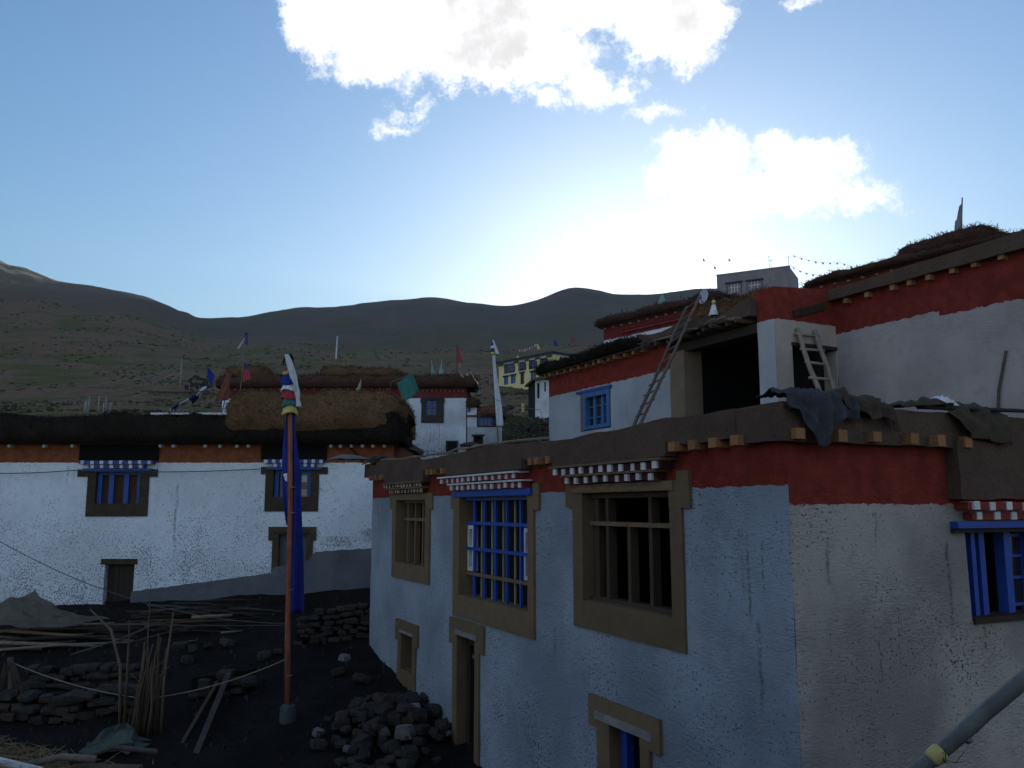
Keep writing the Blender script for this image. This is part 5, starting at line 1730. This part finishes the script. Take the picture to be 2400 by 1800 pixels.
stick_pile('log_pile', 'pile of grey logs and poles under the beige sheet by the left edge', 'wood pile', (-10.6, 20.0), (2.6, .55), 26, .045, M_STICKD, .0, 21, .45, .08, (1.6, 3.0), 'log', [M_STICKD, M_STICK, M_WOODD])
stick_pile('branch_pile', 'dark heap of branches along the cement plinth', 'wood pile', (-7.4, 20.9), (2.0, .7), 60, .025, M_WOODD, .25, 22, .5, .35, (.9, 2.0), 'branch', [M_WOODD, M_WOODD, M_WOODB, M_WOODD, M_STICKD])
for (x, y, a, L, w, lb) in ((-6.9, 20.2, .1, .9, .09, 'pale split log on the dark branch heap'), (-6.35, 19.9, .3, .45, .05, 'short pale plank right of the dark branch heap'), (-7.2, 19.45, .6, .5, .03, 'thin pale stick lying in front of the branch heap')):
    z = gz(x, y) + (.35 if 'log on' in lb else .06)
    o = MB().tube([Vector((-math.cos(a), -math.sin(a), 0)) * L / 2, Vector((math.cos(a), math.sin(a), .1)) * L / 2], [w * .5, w * .4], 6).build('stick', M_STICK, None, True)
    o.location = (x, y, z)
    tag(o, lb, 'stick', 'loose sticks in the lane')


def crumple(name, label, cat, loc, sx, sy, h, mat, seed, peak=(.3, .5), n=12):
    """stiff sheet thrown down in sharp creases"""
    m = MB()
    rr = random.Random(seed)

    def P(u, v):
        x, y = (u - .5) * sx, (v - .5) * sy
        d = abs(u - peak[0]) * 2.6 + abs(v - peak[1]) * 1.2
        q = Vector((u * 3.1, v * 3.1, seed))
        rg = 1 - abs(noise.noise(q)) * 2.0
        z = h * max(0, 1 - d) + h * .42 * max(0, rg) * (.4 + .6 * (1 - abs(v - .5) * 2)) + rr.uniform(-.05, .05)
        e = 1 - max(abs(u - .5), abs(v - .5)) * 2
        return Vector((x + rr.uniform(-.06, .06) + .2 * noise.noise(q * 1.3), y + rr.uniform(-.06, .06) + .2 * noise.noise(q * 1.3 + Vector((5, 0, 0))), max(.0, z) * (.25 + .75 * min(1, e * 3))))
    m.grid(P, n, n)
    o = m.build(name, mat, None, False, solid=.008)
    o.location = loc
    return tag(o, label, cat)


crumple('plastic_sheet', 'crumpled beige plastic sheet thrown over the log pile', 'plastic sheet', (-10.95, 20.25, gz(-10.9, 20.2) + .42), 2.5, 1.5, .6, cloth('beige_plastic', (.13, .115, .09)), 2, (.36, .5))
crumple('plastic_sheet', 'crumpled green plastic sheet at the foot of the stick bundle', 'plastic sheet', (-6.45, 14.75, gz(-6.45, 14.75) + .05), .85, .8, .32, cloth('sage_plastic', (.075, .10, .085)), 6, (.5, .6), 9)


def upright_bundle():
    r = random.Random(31)
    cx, cy = -6.35, 15.25
    base = Vector((cx, cy, gz(cx, cy)))
    H = thing('stick_bundle', 'upright bundle of tall brown sticks standing in the yard', 'stick bundle', base)
    for k in range(30):
        a = r.uniform(0, 6.28)
        d = r.uniform(.02, .3)
        h = r.uniform(.8, 1.75)
        if k == 0:
            h, d, a = 2.55, .1, 1.0
        if k == 1:
            h, d, a = 2.1, .36, .1
        if k == 2:
            h, d, a = 1.95, .28, 3.0
        f = Vector((math.cos(a) * d, math.sin(a) * d * .5, -.05))
        t = f * r.uniform(.3, .8) + Vector((r.uniform(.0, .22), r.uniform(-.1, .1), h))
        if k in (1, 2):
            t = f + Vector((.1 if k == 1 else -.02, 0, h))
        mid = (f + t) / 2 + Vector((r.uniform(-.04, .04), r.uniform(-.04, .04), 0))
        rr = r.uniform(.012, .03)
        MB().tube([f, mid, t], [rr, rr * .85, rr * .5], 6).build('stick', [M_BUND, M_BUND, M_WOODB][k % 3], H, True)
        if r.random() < .4:
            q = f.lerp(t, r.uniform(.5, .85))
            MB().tube([q, q + Vector((r.uniform(-.22, .22), r.uniform(-.1, .1), r.uniform(.1, .25)))], [rr * .5, rr * .2], 4).build('twig', M_BUND, H)
    return H


upright_bundle()


def leaning(name, label, pts, rad, mat, cat='pole', n=6):
    b = Vector(pts[0])
    o = MB().tube([Vector(p) - b for p in pts], rad, n).build(name, mat, None, True)
    o.location = b
    return tag(o, label, cat)


leaning('branch', 'long thin branch leaning left of the stick bundle', [(-6.8, 15.5, gz(-6.8, 15.5) - .05), (-6.95, 15.7, -2.8), (-7.25, 15.9, -2.2), (-7.7, 16.0, -1.85)], [.03, .028, .024, .012], M_BUND, 'branch')
leaning('branch', 'grey branch lying across the yard behind the stick bundle', [(-9.0, 18.0, gz(-9, 18) + .4), (-8.1, 18.3, gz(-8.1, 18.3) + .55), (-7.4, 18.6, gz(-7.4, 18.6) + .8)], [.02, .025, .03], M_STICKD, 'branch')
b = Vector((-5.1, 14.35, gz(-5.1, 14.35)))
o = MB().box8([(-.05, -.02, -.05), (.05, -.02, -.05), (.05, .02, -.05), (-.05, .02, -.05), (-.18, 2.0, .95), (-.08, 2.0, .95), (-.08, 2.04, .93), (-.18, 2.04, .93)]).build('plank', M_STICKD, None)
o.location = b
tag(o, 'grey plank leaning on the short stone wall', 'plank', 'planks leaning in the yard')
o = MB().box8([(-.03, -.02, -.05), (.03, -.02, -.05), (.03, .02, -.05), (-.03, .02, -.05), (-.02, 2.0, .8), (.04, 2.0, .8), (.04, 2.04, .78), (-.02, 2.04, .78)]).build('plank', M_WOODB, None)
o.location = b + Vector((-.35, .05, 0))
tag(o, 'narrow dark plank left of the leaning grey plank', 'plank', 'planks leaning in the yard')
# fence post with a rag at the left edge
H = thing('fence_post', 'stubby wooden post with a rag and rope at the left edge of the yard', 'post', (-9.1, 16.1, gz(-9.1, 16.1)))
MB().tube([(0, 0, -.1), (.02, 0, .55), (-.04, 0, 1.05)], [.07, .06, .05], 8).build('post', M_STICKD, H, True)
quad_cloth((-.04, -.07, 1.0), (.1, -.07, .95), (.32, -.07, .4), (.2, -.07, .35), .03, M_SACK, 'rag', H)
quad_cloth((-.1, -.07, .95), (-.02, -.07, .9), (-.12, -.07, .3), (-.25, -.07, .4), .03, M_SACK, 'rag', H)

# wires
def wire(label, pts, r=.008, sag=.0, mat=None, n=16):
    pts = [Vector(p) for p in pts]
    b = pts[0]
    L = []
    for a, c in zip(pts[:-1], pts[1:]):
        for i in range(n):
            q = a.lerp(c, i / n)
            q.z -= sag * 4 * (i / n) * (1 - i / n)
            L.append(q - b)
    L.append(pts[-1] - b)
    o = MB().tube(L, r, 5, False).build('wire', mat or M_WIRE, None, True)
    o.location = b
    return tag(o, label, 'wire', 'wires across the yard')


wire('thin cable running along the white wall above the left windows', [(-15, 22.85, .93), (-11.7, 22.8, .96), (-6.7, 22.8, 1.0)], .012, .06)
wire('wire sloping down from the left edge to the flag pole', [(-8.7, 14.5, -.5), (-3.93, 15.4, -2.02)], .007, .35)
wire('straight wire from the left edge to the flag pole below the white wall', [(-11.5, 18.6, -2.35), (-3.93, 15.4, -2.05)], .006, .05)
wire('sagging pale cord from the fence post to the flag pole', [(-9.15, 16.1, gz(-9.1, 16.1) + .98), (-6.4, 15.6, -3.33), (-3.92, 15.4, -2.62)], .011, .1, M_ROPE)
wire('wire crossing in front of the stained lean-to to the verandah house', [(-1.6, 36.5, 5.0), (1.0, 30, 3.4), (1.05, 25.3, 2.55)], .012, .15)
wire('thin wire in front of the lower wall behind the foreground roof', [(-3.2, 23.2, 1.62), (-1.2, 30, 1.95), (.9, 34, 2.4)], .01, .1)


# near roof at the photographer's feet: straw, twigs and a pale pole in the lower left corner
def near_roof():
    H = thing('near_rooftop', 'edge of the nearest flat roof carrying straw at the lower left corner', 'rooftop', (-4.5, 2.0, -1.62))
    F = Fc((0, 0, 0), (1, 0, 0), (0, 1, 0))
    slab(F, 'roof', -6.0, 2.15, -.35, 0, -7.0, 3.72, M_MUD, H, .03, .3)
    MB().box(-5.8, 2.0, -6.8, 3.45, -3.9, -.33).build('wall', P_B, H)
    MB().box(2.16, 9.5, -6.9, .6, -.34, -.02).build('terrace', M_MUD, H)
    MB().box(2.0, 9.3, -6.8, .4, -3.9, -.35).build('wall', P_B, H)
    # unseen room added behind the camera to block skylight on the foreground
    MB().box(-5.8, 9.3, -6.8, -3.6, -.01, 2.7).build('added_rear_room', P_B, H)
    return H


near_roof()
m = MB()
r = random.Random(77)
for k in range(7500):
    x = -3.95 + r.gauss(0, .5)
    y = 5.42 + r.uniform(-.35, .3)
    hh = .2 * math.exp(-((x + 3.7) / .75) ** 2)
    z = -1.60 + r.random() * hh + .01
    a, b_ = r.uniform(0, 6.28), r.gauss(0, .28)
    L = r.uniform(.06, .2)
    d = Vector((math.cos(a) * math.cos(b_), math.sin(a) * math.cos(b_), math.sin(b_))) * L * .5
    s = d.cross(Vector((0, 0, 1)))
    if s.length < 1e-6:
        continue
    s = s.normalized() * r.uniform(.0018, .004)
    u = Vector((0, 0, .003))
    p = Vector((x, y, z))
    m.add([p - d - s, p - d + s, p + d + s * .6, p + d - s * .6, p + u], [(0, 1, 4), (1, 2, 4), (2, 3, 4), (3, 0, 4), (3, 2, 1, 0)])
o = m.build('straw', M_STRAW)
tag(o, 'loose yellow straw scattered on the nearest roof edge', 'straw', kind='stuff')
for (p0, p1, rr, mt, lb) in (((-2.95, 5.45, -1.55), (-2.55, 5.5, -1.53), .022, M_STICK, 'short pale stick among the straw at the lower left'), ((-3.35, 5.4, -1.53), (-2.8, 5.35, -1.56), .028, M_WHITE, 'white pole end lying among the straw at the lower left'), ((-2.75, 5.6, -1.58), (-2.2, 5.55, -1.5), .016, M_STICKD, 'dark curved twig right of the straw')):
    leaning('stick', lb, [p0, ((p0[0] + p1[0]) / 2, (p0[1] + p1[1]) / 2, max(p0[2], p1[2]) + .02), p1], rr, mt, 'stick')


# pale pole with a taped joint, lower right
def rail_pole():
    b = Vector((1.3535, 3.0, -.8715))
    H = thing('rail_pole', 'grey-green bare pole with yellow tape crossing the lower right corner', 'pole', b)
    d = Vector((.385, .0, .3))
    d.normalize()
    pts = [d * k for k in (-.9, 0, .16, .24, .3, .5, .9, 1.6)]
    rad = [.024, .025, .026, .028, .027, .028, .029, .030]
    m = MB().tube([p + Vector((0, 0, .002 * math.sin(i * 2.1))) for i, p in enumerate(pts)], rad, 14)
    m.build('pole', M_POLE, H, True)
    q = d * .2 + Vector((.012, -.008, -.022))
    m = MB()
    m.grid(lambda u, v: q + Vector((math.sin(v * 3.1416) * .018 * math.cos(u * 6.2832), math.sin(v * 3.1416) * .015 * math.sin(u * 6.2832), (v - .5) * .03)), 12, 7)
    m.build('branch_stub', M_POLE, H, True)
    MB().tube([d * .055, d * .066, d * .095, d * .105], [.0265, .0305, .031, .0275], 14).build('tape', M_YCLOTH, H, True)
    for k in range(6):
        a = rnd.uniform(0, 6.28)
        MB().tube([d * .1 + Vector((0, -.02, -.02)), d * .12 + Vector((.02 * math.cos(a), -.03, -.04)), d * .14 + Vector((.04 * math.cos(a), -.03, -.03 + .03 * math.sin(a)))], .0012, 4).build('frayed_string', M_WOODD, H)


rail_pole()

# ------------------------------------------------------------------ hillside
def on_hill(px, py):
    """where the line of sight of an image point meets the hill"""
    a, b, ph = (px - 1200) / 2000, (900 - py) / 2000, math.atan(.144)
    d = Vector((a, math.cos(ph) - b * math.sin(ph), math.sin(ph) + b * math.cos(ph)))
    d /= d.y
    y = 42.0
    while y < 500:
        if d.z * y <= ground_h(d.x * y, y):
            break
        y += .5
    return Vector((d.x * y, y, ground_h(d.x * y, y)))


p = on_hill(422, 915)
k = p.y / 2000
H = thing('utility_pole', 'white utility pole on the brown slope above the left roof', 'utility pole', p)
MB().tube([(0, 0, -.5), (0, 0, 76 * k)], [5.5 * k / 2, 4 * k / 2], 8).build('pole', M_PALEP, H, True)
MB().tube([(-3 * k, 0, 64 * k), (5 * k, 0, 66 * k)], 1.2 * k, 5).build('cross_arm', M_PALEP, H)
top = p + Vector((0, 0, 66 * k))
q = on_hill(225, 968)
for i, dz in enumerate((0, .35, .7)):
    wire(['uppermost of three lines running down from the utility pole', 'middle of three lines running down from the utility pole', 'lowest of three lines running down from the utility pole'][i], [top + Vector((.3 * i, 0, -dz * 2)), q + Vector((i * .9, i * 1.0, 2.2 - dz))], .03, .8, M_ROPE)
for k_ in range(7):
    qq = q + Vector((-1.1 + .33 * k_ + rnd.uniform(-.1, .1), rnd.uniform(-.6, .6), 0))
    h = rnd.uniform(.7, 1.25)
    o = MB().tube([(0, 0, -.3), (rnd.uniform(-.06, .06), 0, h)], [.07, .05], 6).build('fence_stake', M_PALEP, None, True)
    o.location = (qq.x, qq.y, ground_h(qq.x, qq.y))
    tag(o, ['leftmost', 'second', 'third', 'fourth', 'fifth', 'sixth', 'rightmost'][k_] + ' of the pale upright stakes above the left brushwood roof', 'stake', 'cluster of pale stakes')


def outcrop(label, px, py, wpx, hpx, n, seed, meshes=None):
    r = random.Random(seed)
    c = on_hill(px, py)
    k = c.y / 2000
    H = thing('rock_outcrop', label, 'rocks', c)
    for i in range(n):
        x, y = c.x + r.uniform(-.5, .5) * wpx * k, c.y + r.uniform(-2, 2)
        s = r.uniform(6, 13) * k
        put_rock('stone', Vector((x, y, ground_h(x, y) + r.uniform(0, hpx) * k)) - c, s, H, meshes, .9, r)
    return H


outcrop('reddish rocks beside the blue pennant on the hillside', 462, 925, 50, 42, 36, 3)
outcrop('tumbled stones right of the pale stakes', 268, 975, 60, 12, 26, 4)
outcrop('pale boulders on the brown slope below the utility pole', 433, 968, 20, 6, 5, 6, ROCKP)
for k_, (x, y, s, lb) in enumerate(((361, 936, 9, 'white boulder on the slope below the utility pole'), (492, 778, 13, 'pale boulder high on the left slope'), (152, 943, 8, 'small pale boulder left of the person in the field'), (408, 968, 8, 'small white boulder just above the dark brushwood'))):
    c = on_hill(x, y)
    o = put_rock('boulder', c + Vector((0, 0, .1)), s * c.y / 2000, None, ROCKP, .8)
    tag(o, lb, 'boulder', 'pale boulders on the hillside')
outcrop('brown boulders on the slope below the yellow flag', 1262, 1008, 60, 14, 26, 16)
outcrop('line of stones on the terrace below the cream building', 1240, 925, 150, 4, 40, 17)
outcrop('stones along the track right of the white banner', 1215, 962, 120, 5, 30, 18)
outcrop('dark stones on the bank behind the foreground roof', 1235, 1062, 90, 16, 34, 19)
# scattered scree
m = MB()
r = random.Random(9)
for k_ in range(1300):
    t, y = r.uniform(-.75, .2), 60 * math.exp(r.random() ** .7 * 2.0)
    x = t * y
    s = r.uniform(.12, .45) * (y / 130) ** .5
    if noise.noise(Vector((x * .03, y * .03, 7))) < -.05:
        continue
    p_ = Vector((x, y, ground_h(x, y) + s * .2))
    q_ = [p_ + Vector((r.uniform(-s, s), r.uniform(-s, s), r.uniform(-s * .3, s * .4))) for _ in range(4)] + [p_ + Vector((0, 0, s * .8))]
    m.add(q_, [(0, 1, 4), (1, 2, 4), (2, 3, 4), (3, 0, 4)])
for k_ in range(900):
    x, y = r.uniform(-1.5, 4.5), r.uniform(38.5, 60)
    s = r.uniform(.04, .16)
    p_ = Vector((x, y, ground_h(x, y) + s * .2))
    q_ = [p_ + Vector((r.uniform(-s, s), r.uniform(-s, s), r.uniform(-s * .3, s * .4))) for _ in range(4)] + [p_ + Vector((0, 0, s * .8))]
    m.add(q_, [(0, 1, 4), (1, 2, 4), (2, 3, 4), (3, 0, 4)])
o = m.build('scree', M_STONEP2, None)
tag(o, 'small stones scattered over the hillside', 'scree', kind='stuff')
# low scrub
m = MB()
for k_ in range(9000):
    t, y = r.uniform(-.8, .25), 62 * math.exp(r.random() ** .75 * 1.95)
    x = t * y
    if noise.noise(Vector((x * .045, y * .045, 17))) < .02:
        continue
    s = r.uniform(.15, .55) * (y / 150) ** .5
    p_ = Vector((x, y, ground_h(x, y)))
    for j in range(3):
        a = r.uniform(0, 6.28)
        w = Vector((math.cos(a), math.sin(a), 0)) * s * r.uniform(.6, 1.2)
        m.add([p_ - w, p_ + w, p_ + w * .6 + Vector((0, 0, s * r.uniform(.35, .6))), p_ - w * .6 + Vector((0, 0, s * r.uniform(.35, .6)))], [(0, 1, 2, 3)])
for k_ in range(700):
    x, y = r.uniform(-1.5, 4.5), r.uniform(38.5, 60)
    s = r.uniform(.1, .3)
    p_ = Vector((x, y, ground_h(x, y)))
    for j in range(3):
        a = r.uniform(0, 6.28)
        w = Vector((math.cos(a), math.sin(a), 0)) * s * r.uniform(.6, 1.2)
        m.add([p_ - w, p_ + w, p_ + w * .6 + Vector((0, 0, s * r.uniform(.35, .7))), p_ - w * .6 + Vector((0, 0, s * r.uniform(.35, .7)))], [(0, 1, 2, 3)])
o = m.build('scrub', M_SCRUB, None)
tag(o, 'low dark scrub dotting the hillside', 'scrub', kind='stuff')


def person():
    c = on_hill(187, 946)
    H = thing('person', 'person in teal jacket and grey trousers bending over in the field', 'person', c, R(-20))
    # skeleton: bent forward at the hips, arms reaching down
    J = {'hip': (0, 0, .88), 'waist': (.10, 0, 1.0), 'chest': (.36, 0, 1.12), 'neck': (.52, 0, 1.1), 'head': (.62, 0, 1.06), 'crown': (.74, 0, 1.0),
         'lh': (0, .1, .84), 'lk': (.05, .13, .46), 'la': (-.05, .14, .07), 'lt': (.1, .15, .03), 'rh': (0, -.1, .84), 'rk': (.12, -.12, .47), 'ra': (.02, -.14, .07), 'rt': (.17, -.15, .03),
         'ls': (.44, .19, 1.08), 'le': (.5, .22, .8), 'lw': (.58, .16, .55), 'rs': (.44, -.19, 1.08), 're': (.52, -.22, .8), 'rw': (.62, -.14, .56)}
    E = [('hip', 'waist'), ('waist', 'chest'), ('chest', 'neck'), ('neck', 'head'), ('head', 'crown'), ('hip', 'lh'), ('lh', 'lk'), ('lk', 'la'), ('la', 'lt'), ('hip', 'rh'), ('rh', 'rk'), ('rk', 'ra'), ('ra', 'rt'), ('chest', 'ls'), ('ls', 'le'), ('le', 'lw'), ('chest', 'rs'), ('rs', 're'), ('re', 'rw')]
    rad = {'hip': .15, 'waist': .14, 'chest': .17, 'neck': .06, 'head': .1, 'crown': .085, 'lh': .11, 'lk': .075, 'la': .05, 'lt': .045, 'rh': .11, 'rk': .075, 'ra': .05, 'rt': .045, 'ls': .075, 'le': .055, 'lw': .04, 'rs': .075, 're': .055, 'rw': .04}
    names = list(J)
    me = bpy.data.meshes.new('body')
    me.from_pydata([J[n] for n in names], [(names.index(a), names.index(b)) for a, b in E], [])
    o = link(bpy.data.objects.new('body', me), H)
    md = o.modifiers.new('skin', 'SKIN')
    md.use_smooth_shade = True
    for i, n in enumerate(names):
        me.skin_vertices[0].data[i].radius = (rad[n], rad[n])
        me.skin_vertices[0].data[i].use_root = (n == 'hip')
    o.modifiers.new('sub', 'SUBSURF').levels = 1
    m_, t = mk('field_clothes')
    s = t.n('ShaderNodeSeparateXYZ', {0: t.n('ShaderNodeTexCoord').outputs['Object']})
    c_ = t.mix(t.m('GREATER_THAN', s.outputs[2], .92), (.16, .16, .18), (.09, .17, .19))
    c_ = t.mix(t.m('GREATER_THAN', s.outputs[0], .56), c_, (.10, .06, .045))
    finish(t, c_, .9)
    me.materials.append(m_)
    g = MB().grid(lambda u, v: Vector((.69 + .1 * math.cos(v * 3.14 - 1.57) * math.cos(u * 6.28), .11 * math.cos(v * 3.14 - 1.57) * math.sin(u * 6.28), 1.06 + .085 * math.sin(v * 3.14 - 1.57))), 10, 8)
    g.build('hair', M_BLACKW, H, True)




# ------------------------------------------------------------------ thin air that pales the far ridge
def haze():
    o = MB().box(-2400, 2400, -70, 1500, -7.5, 345).build('haze', None)
    m, t = mk('thin_haze')
    v = t.n('ShaderNodeVolumePrincipled', {'Color': (.92, .95, 1.0), 'Density': HAZE, 'Anisotropy': .45})
    out = t.n('ShaderNodeOutputMaterial')
    t.t.links.new(v.outputs[0], out.inputs['Volume'])
    o.data.materials.append(m)
    tag(o, 'thin bluish air between the village and the ridge', 'haze', kind='stuff')


HAZE = .00013
sc.cycles.volume_bounces = 0
haze()

person()
